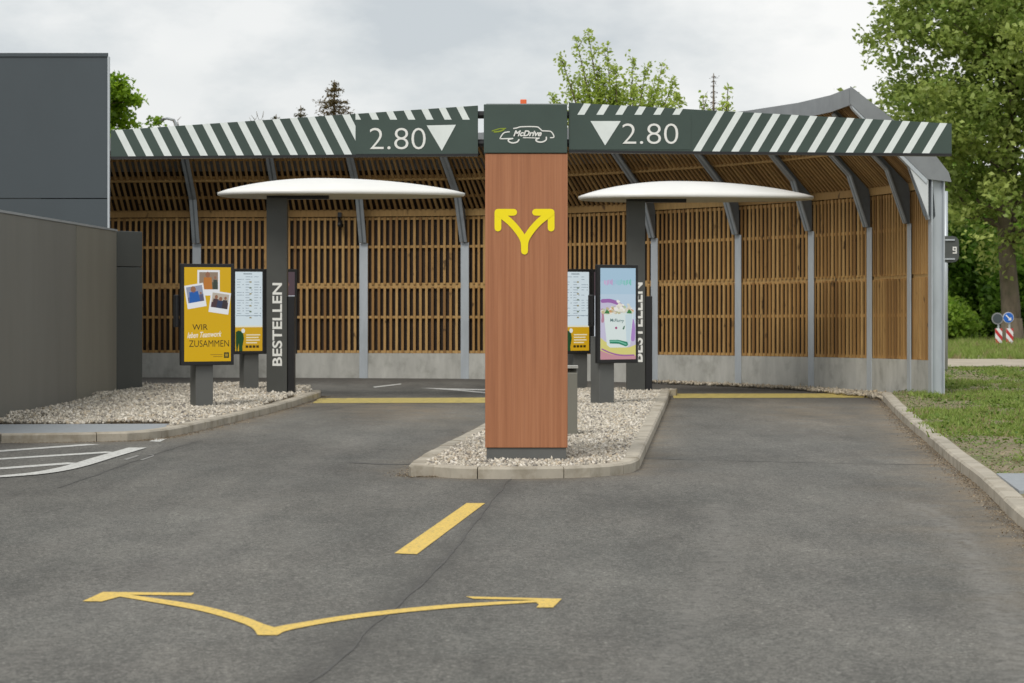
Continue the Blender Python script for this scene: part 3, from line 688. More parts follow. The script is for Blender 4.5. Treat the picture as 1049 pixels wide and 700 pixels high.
# ---------------------------------------------------------------- order canopies
def canopy(label, px, ybase, ytop_post, xl, xr, yrim, ypeak, textpx):
    s = (ybase-YH)/(HC-.08); Y = F/s; X = lambda x: (x-CX)/s; Z = lambda y: HC-(y-YH)/s
    o = thing('order_canopy', label, 'canopy', (X((px[0]+px[1])/2), Y+.14, .06), 0, 'white canopies over the order points')
    mb = MB(); mb.box(X(px[0]), X(px[1]), Y, Y+.24, .04, Z(yrim+3)); mb.build('post', M['anth'], o, bevel=.008)
    mb = MB(); mb.box(X(px[1])+.002, X(px[1])+.11, Y+.03, Y+.22, .04, Z(303.5)); mb.build('order_unit', M['black'], o, bevel=.008)
    mb = MB(); mb.box(X(px[0]), X(px[0])+.92, Y+.02, Y+.2, Z(yrim+4.4), Z(yrim)); mb.build('bracket_arm', M['black'], o)
    # shell: rounded shield in plan, highest left of its middle
    cx = X((xl+xr)/2); hw = (X(xr)-X(xl))/2; hd = 1.15; pk = -.16; n, m_ = 48, 14; zr = Z(yrim); H = Z(ypeak+.8)-zr; yc = Y+.35
    mb = MB(); V = []
    def edge(a):
        ca, sa = math.cos(a), math.sin(a); x = math.copysign(abs(ca)**.85, ca); return x, math.copysign(abs(sa)**.85, sa)*(1-.22*x)
    for j in range(m_+1):
        r = 1-(j/m_)
        for k in range(n):
            ex, ey = edge(2*pi*k/n); x = pk*(1-r)+ex*r; y = ey*r; V.append((cx+x*hw, yc+y*hd, zr+.035+(H-.035)*(1-r**2.0)**.9))
    lo = []
    for r, z in ((1, 0.), (.985, -.016), (.93, -.02), (.5, -.012), (.02, -.01)):
        for k in range(n): ex, ey = edge(2*pi*k/n); lo.append((cx+ex*r*hw, yc+ey*r*hd, zr+z))
    mb.v = V; mb.t = [.5]*len(V)
    for j in range(m_):
        for k in range(n): q = (k+1) % n; mb.f.append((j*n+k, j*n+q, (j+1)*n+q, (j+1)*n+k)); mb.m.append(0)
    b0 = len(mb.v); mb.v += lo[:2*n]; mb.t += [.5]*(2*n)
    for k in range(n): q = (k+1) % n; mb.f += [(b0+k, b0+q, q, k), (b0+n+k, b0+n+q, b0+q, b0+k)]; mb.m += [0, 0]
    shl = mb.build('canopy_shell', M['canopy'], o, smooth=True)
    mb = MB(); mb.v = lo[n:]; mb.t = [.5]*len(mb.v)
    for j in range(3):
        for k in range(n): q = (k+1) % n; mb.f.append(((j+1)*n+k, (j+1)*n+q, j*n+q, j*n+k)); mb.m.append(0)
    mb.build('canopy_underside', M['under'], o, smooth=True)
    mb = MB(); put_text(mb, 'BESTELLEN', X(textpx[0]), X(textpx[1]), Z(textpx[3]), Z(textpx[2]), Y-.004, M['lettering'], .022, 0, True); mb.build('lettering', M['lettering'], o)
    return o
canopy('white shell canopy on left post lettered BESTELLEN, behind yellow poster kiosk', (273, 294), 404.5, 200, 221, 476, 199.5, 181, (279, 289, 290, 375))
canopy('white shell canopy on right post, lettering half hidden by drinks screen', (642, 661), 401, 204, 593, 836, 203, 184, (647.5, 658.5, 289.5, 371))

# ---------------------------------------------------------------- screens
YEL = (218, 174, 8)
def pic_people(mb, x0, x1, z0, z1, y, rot, sky, cols):
    cx, cz = (x0+x1)/2, (z0+z1)/2
    def R(x, z): a, b_ = x-cx, z-cz; return (cx+a*math.cos(rot)-b_*math.sin(rot), cz+a*math.sin(rot)+b_*math.cos(rot))
    def poly(pts, c, dy): mb.face([(*R(x, z)[:1], y-dy, R(x, z)[1]) for x, z in pts], screen(c))
    W, H = x1-x0, z1-z0
    poly([(x0, z0), (x1, z0), (x1, z1), (x0, z1)], (236, 238, 240), 0)
    a, b_, c, d = x0+.08*W, x1-.08*W, z0+.24*H, z1-.08*H
    poly([(a, c), (b_, c), (b_, d), (a, d)], sky, .001)
    poly([(a, c), (b_, c), (b_, c+.45*(d-c)), (a, c+.35*(d-c))], cols[0], .0015)
    k = 0
    for fx, fw, hh, cc in cols[1:]:
        px_ = a+(b_-a)*fx; w = (b_-a)*fw; k += 1
        poly([(px_-w, c), (px_+w, c), (px_+w*.8, c+(d-c)*hh*.7), (px_-w*.8, c+(d-c)*hh*.7)], cc, .002+k*.0005)
        r = w*.5; ctr = (px_, c+(d-c)*hh*.85)
        poly([(ctr[0]+r*math.cos(t*pi/4), ctr[1]+r*1.2*math.sin(t*pi/4)) for t in range(8)], (150, 105, 80), .002+k*.0005)
def rect(mb, x0, x1, z0, z1, y, c): mb.face([(x0, y, z0), (x1, y, z0), (x1, y, z1), (x0, y, z1)], screen(c))
def kiosk(name, label, cat, pxc, ybase, alpha, widths, ztop=1.966, zbot=.64, draw=None, postoff=0, group=None, postw=.24):
    s = (ybase-YH)/(HC-.08); Y = F/s
    o = thing(name, label, cat, ((pxc-CX)/s, Y, .06), math.radians(alpha), group)
    b0 = -.06
    mb = MB(); mb.box(postoff-postw/2, postoff+postw/2, .001, .22, 0, 1.0+b0); mb.build('post', M['anthl'], o, local=True, bevel=.006)
    tot = sum(widths); x = -tot/2; k = 0
    for w in widths:
        mb = MB(); mb.box(x, x+w, -.06, .0, zbot+b0, ztop+b0); h = mb.build('screen_housing', M['black'], o, local=True, bevel=.006)
        mb = MB(); draw[k](mb, x+.045, x+w-.045, zbot+b0+.05, ztop+b0-.045, -.0625); mb.build('screen', None, h, local=True)
        x += w+.004; k += 1
    mb = MB(); mb.box(-tot/2+.10, tot/2-.08, .002, .12, zbot+.18, ztop-.30); mb.build('rear_casing', M['black'], o, local=True, bevel=.01)
    mb = MB(); mb.box(-tot/2-.05, -tot/2-.002, -.0, .10, 1.08, 1.50); mb.build('side_speaker', M['black'], o, local=True, bevel=.01)
    return o
def draw_poster(mb, x0, x1, z0, z1, y):
    W, H = x1-x0, z1-z0; X = lambda f: x0+W*f; Z = lambda f: z1-H*f
    rect(mb, x0, x1, z0, z1, y, YEL)
    pic_people(mb, X(.28), X(.76), Z(.30), Z(.03), y-.001, 0, (150, 130, 110), [(90, 95, 80), (.45, .25, 1.0, (190, 120, 50)), (.85, .12, .8, (60, 70, 60))])
    pic_people(mb, X(.03), X(.44), Z(.43), Z(.18), y-.006, .16, (150, 155, 175), [(110, 115, 140), (.42, .34, .95, (30, 95, 175)), (.85, .12, .6, (90, 90, 120))])
    pic_people(mb, X(.54), X(.97), Z(.49), Z(.26), y-.011, -.14, (190, 180, 165), [(90, 60, 70), (.25, .2, .85, (75, 55, 60)), (.52, .2, .75, (50, 60, 90)), (.8, .16, .85, (60, 50, 55))])
    dk = screen((62, 52, 20)); wh = screen((245, 240, 225)); ml = screen((120, 95, 20))
    put_text(mb, 'WIR', X(.17), X(.50), Z(.665), Z(.605), y-.002, dk, .004)
    put_text(mb, 'leben Teamwork', X(.06), X(.80), Z(.745), Z(.685), y-.003, wh, .014, .4, rot=.04)
    put_text(mb, 'ZUSAMMEN', X(.10), X(.96), Z(.845), Z(.775), y-.002, dk, -.002)
    for j, (a, b_) in enumerate(((.925, .56), (.945, .62))): rect(mb, X(b_), X(.82), Z(a+.008), Z(a), y-.001, (160, 125, 20))
    rect(mb, X(.85), X(.96), Z(.965), Z(.905), y-.002, (60, 62, 30)); rect(mb, X(.875), X(.935), Z(.95), Z(.92), y-.003, (170, 140, 40))
def draw_menu(seed):
    def f(mb, x0, x1, z0, z1, y):
        r = random.Random(seed); W, H = x1-x0, z1-z0; X = lambda f: x0+W*f; Z = lambda f: z1-H*f
        rect(mb, x0, x1, Z(.68), z1, y, (222, 236, 243)); rect(mb, x0, x1, z0, Z(.70), y, (214, 168, 30)); rect(mb, x0, x1, Z(.70), Z(.68), y, (235, 235, 215))
        rect(mb, X(.3), X(.62), Z(.032), Z(.022), y-.001, (110, 125, 135))
        for c in range(3):
            for q in range(16):
                zz = .06+q*.033
                if r.random() < .2: continue
                xx = .06+c*.32; rect(mb, X(xx), X(xx+r.uniform(.10, .2)), Z(zz+.007), Z(zz), y-.001, (150, 165, 178))
                if r.random() < .45: rect(mb, X(xx+.21), X(xx+.25), Z(zz+.008), Z(zz), y-.001, (120, 130, 140))
        for q in range(7): zz = .12+q*.075; rect(mb, X(.52), X(.60), Z(zz+.018), Z(zz), y-.0015, (120, 135, 115) if q % 2 else (160, 150, 110))
        rect(mb, X(.02), X(.95), Z(.557), Z(.55), y-.001, (150, 165, 178))
        gp = [(.02, .76), (.12, .74), (.28, .76), (.32, .84), (.26, .95), (.27, 1.), (.14, 1.), (.13, .9), (.08, 1.), (.04, 1.), (.02, .9)]
        mb.face([(X(a), y-.002, Z(b_)) for a, b_ in gp][::-1], screen((30, 75, 40)))
        mb.face([(X(.29+.07*math.cos(t*pi/5)), y-.003, Z(.745+.03*math.sin(t*pi/5))) for t in range(10)][::-1], screen((235, 238, 235)))
        for q, (a, b_) in enumerate(((.4, .92), (.4, .86), (.4, .9), (.4, .8))): rect(mb, X(a), X(b_), Z(.79+q*.033+.014), Z(.79+q*.033), y-.002, (240, 232, 200))
        for q in range(4): rect(mb, X(.38+q*.13), X(.48+q*.13), Z(.96), Z(.93), y-.002, (60, 50, 20))
    return f
def draw_menu2(mb, x0, x1, z0, z1, y):
    W, H = x1-x0, z1-z0; X = lambda f: x0+W*f; Z = lambda f: z1-H*f
    rect(mb, x0, x1, Z(.30), z1, y, (84, 66, 74)); rect(mb, x0, x1, z0, Z(.30), y, (216, 222, 230)); rect(mb, X(.05), X(.55), Z(.03), Z(.02), y-.001, (220, 220, 225))
    mb.face([(X(.5+.3*math.cos(t*pi/5)), y-.001, Z(.16+.07*math.sin(t*pi/5))) for t in range(10)][::-1], screen((130, 90, 80)))
    rect(mb, X(.62), X(.88), Z(.85), Z(.34), y-.001, (95, 90, 88))
    for q in range(9):
        rect(mb, X(.06), X(.36), Z(.37+q*.065+.012), Z(.37+q*.065), y-.001, (130, 140, 160))
        rect(mb, X(.42), X(.54), Z(.37+q*.065+.03), Z(.37+q*.065), y-.001, (176, 140, 90) if q % 2 else (150, 110, 100))
def draw_drink(mb, x0, x1, z0, z1, y):
    W, H = x1-x0, z1-z0; X = lambda f: x0+W*f; Z = lambda f: z1-H*f
    cols = [(172, 204, 226), (180, 208, 228), (192, 214, 232), (204, 220, 234), (216, 226, 236), (222, 226, 234), (222, 226, 230)]
    for q, c in enumerate(cols): rect(mb, x0, x1, Z((q+1)/7), Z(q/7), y, c)
    mb.face([(X(a), y-.001, Z(b_)) for a, b_ in [(0, .36), (.3, .36), (.55, .42), (.75, .5), (1, .62), (1, 1), (0, 1)]][::-1], screen((205, 200, 225)))
    def band(pts, w, c, dy): stroke(mb, smoothpath([Vector((X(a), Z(b_))) for a, b_ in pts], 5), w*W, y-dy, screen(c), 4)
    band([(.05, .36), (.3, .36), (.55, .40), (.68, .46)], .09, (160, 105, 175), .0015)
    band([(.05, .46), (.08, .52), (.06, .58)], .08, (190, 140, 160), .0016)
    band([(.9, .58), (.93, .68), (.92, .78)], .11, (178, 140, 205), .0017)
    mb.face([(X(a), y-.0018, Z(b_)) for a, b_ in [(0, .76), (.12, .80), (.4, .86), (.8, .87), (1, .84), (1, 1), (0, 1)]][::-1], screen((222, 215, 130)))
    mb.face([(X(a), y-.0022, Z(b_)) for a, b_ in [(0, .90), (.3, .945), (.65, .965), (1, .96), (1, 1), (0, 1)]][::-1], screen((205, 150, 160)))
    band([(.04, .885), (.3, .93), (.6, .955), (.95, .955)], .035, (165, 105, 165), .0024)
    # cup
    mb.face([(X(a), y-.003, Z(b_)) for a, b_ in [(.09, .49), (.93, .49), (.84, .84), (.74, .87), (.27, .87), (.18, .84)]][::-1], screen((226, 238, 236)))
    mb.face([(X(a), y-.0034, Z(b_)) for a, b_ in [(.70, .51), (.91, .50), (.82, .84), (.74, .85)]][::-1], screen((205, 224, 232)))
    mb.face([(X(a), y-.0036, Z(b_)) for a, b_ in [(.25, .785), (.50, .785), (.76, .81), (.78, .845), (.72, .86), (.52, .83), (.26, .825)]][::-1], screen((40, 135, 105)))
    band([(.28, .80), (.50, .802), (.72, .835)], .03, (120, 195, 170), .004)
    r = random.Random(4)
    for q in range(70):
        a = r.uniform(.06, .92); b_ = .49-abs(r.gauss(0, .05))*(1-abs(a-.5)*1.2)-.0; rr = r.uniform(.03, .07); c = r.choice([(240, 236, 222), (226, 222, 205), (246, 244, 238), (205, 190, 150), (190, 205, 170), (214, 160, 110)])
        mb.face([(X(a+rr*math.cos(t*pi/4)), y-.0042-q*.00003, Z(b_+rr*.32*math.sin(t*pi/4+r.random()*.5))) for t in range(8)][::-1], screen(c))
    for a in (.17, .80): mb.face([(X(a+p), y-.0068, Z(.495+q)) for p, q in ((-.07, 0), (.0, -.045), (.07, -.02), (.08, .005))][::-1], screen((60, 130, 70)))
    put_text(mb, 'McFlurry', X(.27), X(.66), Z(.60), Z(.555), y-.005, screen((40, 95, 95)), .01, .1, rot=-.04)
    mb.face([(X(.44+.035*math.cos(t*pi/4)), y-.005, Z(.655+.014*math.sin(t*pi/4))) for t in range(8)][::-1], screen((170, 70, 120)))
    mb.face([(X(a), y-.005, Z(b_)) for a, b_ in ((.62, .665), (.66, .635), (.69, .63), (.67, .665), (.64, .675))][::-1], screen((40, 100, 70)))
    for k, c in enumerate(((215, 175, 215), (210, 160, 210), (205, 150, 205), (160, 200, 220), (150, 205, 215), (140, 205, 205), (130, 205, 195), (120, 205, 185), (110, 205, 180))):
        for q in range(2): rect(mb, X(.10+k*.088+q*.038), X(.125+k*.088+q*.038), Z(.175+.012*((k+q) % 2)), Z(.135-.006*((k*q) % 3)), y-.002, c)
kiosk('poster_kiosk', 'portrait screen with yellow poster of three snapshots on grey post', 'advertising screen', 211, 418, 27, [.735], draw=[draw_poster], postoff=-.02, group='roadside portrait screens')
kiosk('poster_kiosk', 'portrait screen showing an iced cup on pastel background, beside wood pillar', 'advertising screen', 630.5, 414.5, 32, [.665], draw=[draw_drink], postoff=-.14, group='roadside portrait screens')
kiosk('menu_board', 'double menu board behind left BESTELLEN post on stone bed', 'menu board', 270, 399.5, 27, [.54, .54], draw=[draw_menu(1), draw_menu2], postoff=-.20, group='double menu boards')
kiosk('menu_board', 'double menu board partly hidden between wood pillar and drinks screen', 'menu board', 604, 399, 27, [.54, .54], draw=[draw_menu(2), draw_menu2], postoff=-.16, group='double menu boards')
# steel cabinet behind the pillar
s = 144/1.47; Yc = F/s; o = thing('steel_cabinet', 'low grey steel cabinet with sloping top just behind wood pillar', 'cabinet', ((586-CX)/s, Yc+.1, .06))
x0, x1 = (578-CX)/s, (591.5-CX)/s
mb = MB(); mb.prism([(x0, Yc, .05), (x0, Yc+.25, .05), (x0, Yc+.25, .80), (x0, Yc, .74)], (x1-x0, 0, 0)); mb.build('cabinet_body', M['gwall2'], o, bevel=.006)
mb = MB(); mb.box(x0-.01, x1+.008, Yc-.012, Yc+.262, .79, .815); mb.build('cabinet_lid', M['conc'], o)
# camera under the left shelter roof
p = LP(2, .72, .05, 3.03); o = thing('security_camera', 'small black camera hanging from top board of slat wall', 'camera', (p.x, p.y-.1, p.z-.2))
mb = MB(); mb.box(p.x-.035, p.x+.035, p.y-.12, p.y-.0, p.z+.0, p.z+.09); mb.build('mount', M['black'], o)
mb = MB(); mb.tube([(p.x-.02, p.y-.06, p.z), (p.x+.01, p.y-.08, p.z-.1), (p.x+.02, p.y-.16, p.z-.16)], [.03, .05, .06], 10); mb.build('camera_body', M['black'], o, smooth=True)

# ---------------------------------------------------------------- buildings at left
X0 = -6.03
o = thing('panel_wall', 'low grey metal panel wall at left beside the stone bed', 'wall', (X0-.1, 35, .06))
for (ya, yb, m_, nm) in ((18.0, 27.2, 'gwall', 'panel'), (27.24, 36.45, 'gwall', 'panel'), (36.50, 40.2, 'gwall2', 'panel')):
    mb = MB(); mb.box(X0-.14, X0, ya, yb, .0, 2.53); mb.build(nm, M[m_], o, bevel=.008)
mb = MB(); mb.box(X0-.16, X0+.012, 18, 40.21, 2.531, 2.56); mb.build('coping', M['bldg_cap'], o)
o = thing('service_enclosure', 'dark grey panelled enclosure at the end of grey panel wall', 'enclosure', (-5.9, 41.3, .06))
mb = MB()
for z0, z1 in ((.0, 1.985), (1.997, 2.54)): mb.prism([(X0+.004, 40.25, z0), (-5.73, 40.85, z0), (-6.1, 42.9, z0), (-6.6, 42.9, z0), (-6.6, 40.25, z0)], (0, 0, z1-z0))
mb.build('panels', M['gwall3'], o, bevel=.006)
bx_, by_ = XA(110.5, 43), 43.0; zt = ZA(54.5, 43)
o = thing('restaurant_building', 'dark slate clad flat-roofed building rising at the left edge', 'building', (-12, 45, 0))
zs = ZA(203.5, 43); mb = MB(); 
xsb = [-24, -19.5, -15, -10.8, bx_]
for a, b_ in zip(xsb[:-1], xsb[1:]):
    bb = b_-.004-(.95 if b_ == bx_ else 0)
    for z0, z1 in ((.0, zs-.008), (zs+.008, zt-.06)): mb.prism([(a+.004, by_, z0), (b_-.004, by_, z0), (bb, 47.5, z0), (a+.004, 47.5, z0)], (0, 0, z1-z0))
mb.build('wall_cladding', M['bldg'], o)
mb = MB(); mb.prism([(-24, by_-.02, zt-.058), (bx_+.01, by_-.02, zt-.058), (bx_-.93, 47.52, zt-.058), (-24, 47.52, zt-.058)], (0, 0, .058)); mb.build('roof_edge', M['bldg'], o)
mb = MB(); mb.box(bx_-.003, bx_+.028, by_-.02, by_+.05, .0, zt-.06); mb.build('corner_trim', M['galv'], o)
mb = MB(); mb.box(-23.9, bx_-1.1, by_+.03, 47.45, .0, zt-.07); mb.build('core', M['gwall3'], o)

# ---------------------------------------------------------------- signs on the right
Yp = 51.; s = F/Yp; xx = (968.6-CX)/s
o = thing('sign_pole', 'grey pole carrying a dark plate just right of shelter end', 'sign', (xx, Yp, .06))
mb = MB(); mb.tube([(xx, Yp, 0), (xx, Yp, ZA(196, Yp))], .045, 12); mb.build('pole', M['galv'], o, smooth=True)
for yq in (246, 265.5):
    mb = MB(); z = ZA(yq, Yp); mb.box(xx-.02, (977.5-CX)/s, Yp-.075, Yp-.05, z-.014, z+.014); mb.build('bracket', M['galv'], o)
mb = MB(); xa, xb, za, zb = (966-CX)/s, (982-CX)/s, ZA(269, Yp), ZA(242, Yp); r = .12
arc = [(xb-r+r*math.cos(t), zb-r+r*math.sin(t)) for t in (pi/2, pi/3, pi/6, 0)]+[(xb-r+r*math.cos(t), za+r+r*math.sin(t)) for t in (0, -pi/6, -pi/3, -pi/2)]
mb.prism([(xa, Yp-.045, za), *[(x, Yp-.045, z) for x, z in reversed(arc)], (xa, Yp-.045, zb)], (0, .03, 0)); pl = mb.build('plate', M['gwall3'], o)
mb = MB(); u0, v0 = (975.5-CX)/s, ZA(260, Yp); q = 1/s
for a in ([(0, 0), (4.2, 0), (4.2, 1.3), (0, 1.3)], [(3, 1.3), (4.2, 1.3), (4.2, 7), (3, 7)], [(0, 5.8), (3, 5.8), (3, 7), (0, 7)], [(0, 3.0), (1.2, 3.0), (1.2, 5.8), (0, 5.8)], [(1.2, 3.0), (3, 3.0), (3, 4.0), (1.2, 4.0)]): mb.face([(u0+x*q, Yp-.05, v0+z*q) for x, z in a], M['lettering'])
mb.build('white_mark', None, pl)
def disc(mb, x, y, z, r, m, th=.02, n=20): mb.prism([(x+r*math.cos(2*pi*k/n), y, z+r*math.sin(2*pi*k/n)) for k in range(n)][::-1], (0, th, 0), m)
def roadsign(label, px, pxb, blue, grp):
    Ys = 78.; s = F/Ys; X = lambda x: (x-CX)/s; Z = lambda y: ZA(y, Ys)
    o = thing('road_works_sign', label, 'road sign', (X(pxb), Ys, .06), 0, grp)
    mb = MB(); mb.tube([(X(pxb), Ys, 0), (X(pxb), Ys, Z(321))], .03, 8); mb.build('pole', M['galv'], o)
    mb = MB(); mb.box(X(pxb)-.3, X(pxb)+.3, Ys-.15, Ys+.15, .05, .14); mb.build('foot', M['black'], o)
    mb = MB()
    if blue:
        disc(mb, X(px), Ys-.06, Z(325.5), 5.6/s, M['sign_white']); disc(mb, X(px), Ys-.072, Z(325.5), 5.1/s, M['sign_blue'], .01)
        c = (X(px), Z(325.5)); k = 1/s
        mb.face([(c[0]+a*k, Ys-.076, c[1]+b_*k) for a, b_ in ((-3.1, 2.2), (-2.2, 3.1), (1.6, -.7), (.7, -1.6))][::-1], M['sign_white']); mb.face([(c[0]+a*k, Ys-.077, c[1]+b_*k) for a, b_ in ((3, -3), (2.7, .6), (-.6, -2.7))], M['sign_white'])
    else: disc(mb, X(px), Ys-.06, Z(326.5), 6/s, M['sign_grey']); disc(mb, X(px), Ys-.066, Z(326.5), 4.9/s, M['bldg'], .005)
    mb.build('disc', None, o)
    mb = MB(); x0, x1, z0, z1 = X(pxb)-3.6/s, X(pxb)+3.6/s, Z(352), Z(336.5)
    mb.box(x0, x1, Ys-.05, Ys-.035, z0, z1, M['sign_white']); H = z1-z0
    rq = [(x0, z0), (x1, z0), (x1, z1), (x0, z1)]
    for k in range(-1, 3):
        zz = z1-k*H*.62; c = clip([(x0, zz-H*.28), (x1, zz-H*.85), (x1, zz-H*.55), (x0, zz+.02*H)], rq)
        if len(c) > 2: mb.face([(x, Ys-.053, z) for x, z in c], M['sign_red'])
    mb.build('warning_board', None, o)
roadsign('round blue arrow sign above red and white board by tree trunk', 1032.6, 1034, True, 'road works signs')
roadsign('round grey sign above red and white board, left of blue arrow sign', 1021.5, 1022.8, False, 'road works signs')
# street lamp whose head shows over the left beam
Yl = 74.; s = F/Yl; xl = (182-CX)/s
o = thing('street_lamp', 'street lamp with curved arm peeking over left striped beam', 'street lamp', (xl, Yl, 0))
zt = ZA(121.5, Yl)
mb = MB(); mb.tube([(xl, Yl, 0), (xl, Yl, zt-.25), (xl-.1, Yl, zt-.05), (xl-.3, Yl, zt), (xl-.42, Yl, zt-.03)], [.08, .05, .04, .035, .035], 10); mb.build('pole', M['galvdark'], o, smooth=True)
mb = MB(); mb.prism([(xl-.36, Yl-.09, zt+.01), (xl-.46, Yl-.09, zt+.0), (xl-.64, Yl-.09, zt-.15), (xl-.62, Yl-.09, zt-.19), (xl-.50, Yl-.09, zt-.17), (xl-.38, Yl-.09, zt-.06)], (0, .18, 0)); mb.build('lamp_head', M['gwall3'], o, bevel=.02)

# ---------------------------------------------------------------- vegetation
def jit(c, n, v=.18, hue=.12):
    c = np.array(c)[None]*RNG.uniform(1-v, 1+v, (n, 1)); c[:, 0] *= RNG.uniform(1-hue, 1+hue*2, n); return c
def limb(mb, a, b_, r0, r1, wig=.12, n=6, sag=0):
    a, b_ = Vector(a), Vector(b_); L = (b_-a).length; pts = []; ph = random.random()*50
    for i in range(n+1):
        t = i/n; p = a.lerp(b_, t); w = wig*L*math.sin(pi*t)
        p += Vector((mnoise.noise((t*2, ph, 0)), mnoise.noise((t*2, ph, 5)), mnoise.noise((t*2, ph, 9))))*w+Vector((0, 0, sag*L*math.sin(pi*t))); pts.append(p)
    mb.tube(pts, [r0+(r1-r0)*i/n for i in range(n+1)], 6); return pts
def leaf_tree(name, label, cat, base, height, crown_c, radii, nclu, per, lsize, cr, palette, trunk_r, nlimb=26, lean=0, group=None, gap=.18, shell=.55, kind=None):
    o = thing(name, label, cat, base, 0, group); B = Vector(base); cc = np.array(crown_c); R = np.array(radii)
    # cluster centres through the crown with noisy gaps
    C = []
    ph = random.random()*90
    while len(C) < nclu:
        d = RNG.normal(size=3); d /= np.linalg.norm(d); r = RNG.random()**(shell)
        lump = 1+.22*mnoise.noise(tuple(d*2.1+ph))+.16*mnoise.noise(tuple(d*5.3+ph)); p = cc+d*R*r*lump
        if mnoise.noise(tuple(p*.75+ph)) < -gap: continue
        if p[2] < B.z+.25: continue
        C.append(p)
    C = np.array(C); n = nclu*per
    tone = RNG.uniform(0, 1, nclu); pal = np.array(palette); ci = pal[0]*(1-tone[:, None])+pal[1]*tone[:, None]
    cen = np.repeat(C, per, 0)+RNG.normal(size=(n, 3))*cr*np.array([1, 1, .62]); col_ = np.repeat(ci, per, 0)*RNG.uniform(.8, 1.22, (n, 1))
    v, f, c = leaves(cen, lsize, col_); soup('crown', v, f, c, M['leaf'], o, org=tuple(B))
    mb = MB(); top = Vector((crown_c[0], crown_c[1], crown_c[2]+radii[2]*.55)); pts = limb(mb, B-Vector((0, 0, .15)), top, trunk_r, trunk_r*.12, .05, 10)
    if trunk_r > .15: mb.tube([B-Vector((0, 0, .1)), B+Vector((0, 0, .25)), B+Vector((0, 0, .8))], [trunk_r*1.7, trunk_r*1.18, trunk_r*.98], 10)
    idx = RNG.choice(nclu, min(nlimb, nclu), replace=False)
    for k in idx:
        e = Vector(C[k]); zt_ = min(max(B.z+.35*(crown_c[2]-B.z), e.z-.45*math.hypot(e.x-B.x, e.y-B.y)-.2), top.z-.1)
        t = (zt_-B.z)/(top.z-B.z); st = B.lerp(top, max(.02, t)); limb(mb, st, e, trunk_r*.30*(1.1-t), .012, .25, 6, .04)
    mb.build('trunk', M['bark'], o, smooth=True); return o
GB = [(.060, .115, .012), (.15, .235, .030)]
leaf_tree('maple_tree', 'tall leafy tree with thick trunk at the right edge', 'tree', (15.55, 82, .05), 15, (15.9, 82, 9.1), (5.2, 4.4, 6.5), 1500, 44, .21, .27, [(.16, .25, .04), (.48, .565, .16)], .33, 60, gap=.04)
leaf_tree('maple_tree', 'bright green leafy tree beside the slate building, above left beam', 'tree', (-11.6, 70, 0), 8, (-11.4, 70, 6.0), (1.72, 1.6, 1.5), 520, 60, .15, .13, [(.17, .31, .012), (.34, .50, .035)], .14, 30, gap=.25)
def twig_tree(label, Y, tips, basepx, lsize, palette, dens=14, bottom=None):
    s = F/Y; bx0 = (basepx-CX)/s; o = thing('young_tree', label, 'tree', (bx0, Y, 0)); B = Vector((bx0, Y, 0)); mb = MB(); L = []
    zf = ZA(165, Y)
    mb.tube([B, B+Vector((0, 0, zf))], [.09, .06], 8)
    for (px, py, bushy) in tips:
        yy = Y+random.uniform(-.6, .6); T_ = Vector(((px-CX)*Y/F, yy, ZA(py, Y))); st = B+Vector((0, 0, zf-random.uniform(.0, .5))); mid = st.lerp(T_, .45)+Vector(((T_.x-st.x)*.18, 0, -.1))
        pts = smoothpath([tuple(st), tuple(mid), tuple(T_)], 7) if False else [st.lerp(mid, t/5)for t in range(5)]+[mid.lerp(T_, t/9) for t in range(10)]
        mb.tube(pts, [.045-.041*i/(len(pts)-1) for i in range(len(pts))], 5)
        for i, p in enumerate(pts[3:]):
            t = i/(len(pts)-4); k = int(dens*bushy*(1.15-.5*t)); rad = (.20*(1-t)+.055)*bushy**.5
            for _ in range(k): L.append((p.x+random.gauss(0, rad), p.y+random.gauss(0, rad), p.z+random.gauss(0, rad*.8)))
            if random.random() < .6:
                q = p+Vector((random.uniform(-.4, .4), random.uniform(-.3, .3), random.uniform(.15, .5)))*(1-t*.6); mb.tube([p, q], [.012, .004], 4)
                for _ in range(int(k*.8)): w = p.lerp(q, random.random()); L.append((w.x+random.gauss(0, .06), w.y+random.gauss(0, .06), w.z+random.gauss(0, .06)))
    L = np.array(L); t = RNG.random((len(L), 1)); c = np.array(palette[0])*(1-t)+np.array(palette[1])*t
    v, f, c = leaves(L, lsize, c); soup('crown', v, f, c, M['leaf'], o, org=tuple(B)); mb.build('trunk', M['bark'], o, smooth=True); return o
PB = [(.30, .42, .05), (.54, .64, .15)]
twig_tree('sparse bright green young tree rising over the right striped beam', 62., [(602, 34, 1.1), (590, 42, 1.), (574, 57, .9), (622, 52, 1.), (610, 70, 1.3), (595, 78, 1.4), (585, 90, 1.2), (566, 97, .9), (630, 72, 1.1), (640, 78, 1.), (650, 62, 1.), (660, 74, .9), (680, 64, .8), (676, 82, .9), (688, 88, 1.3), (694, 98, 1.2), (668, 96, 1.3), (650, 92, .9), (632, 96, 1.2), (612, 96, 1.5), (600, 100, 1.5), (618, 84, 1.2), (700, 104, .8)], 636, .105, PB, 24)
twig_tree('slender sapling tips beside a bare spruce above right beam', 64., [(720, 102, .7), (722, 108, .8), (744, 93, .8), (741, 104, .9), (746, 110, .6)], 733, .14, PB, 9)
twig_tree('faint sapling tips beside the street lamp over left beam', 72., [(177, 122, .16), (183, 124, .2), (262, 118, .15), (267, 119, .25)], 200, .14, PB, 6)
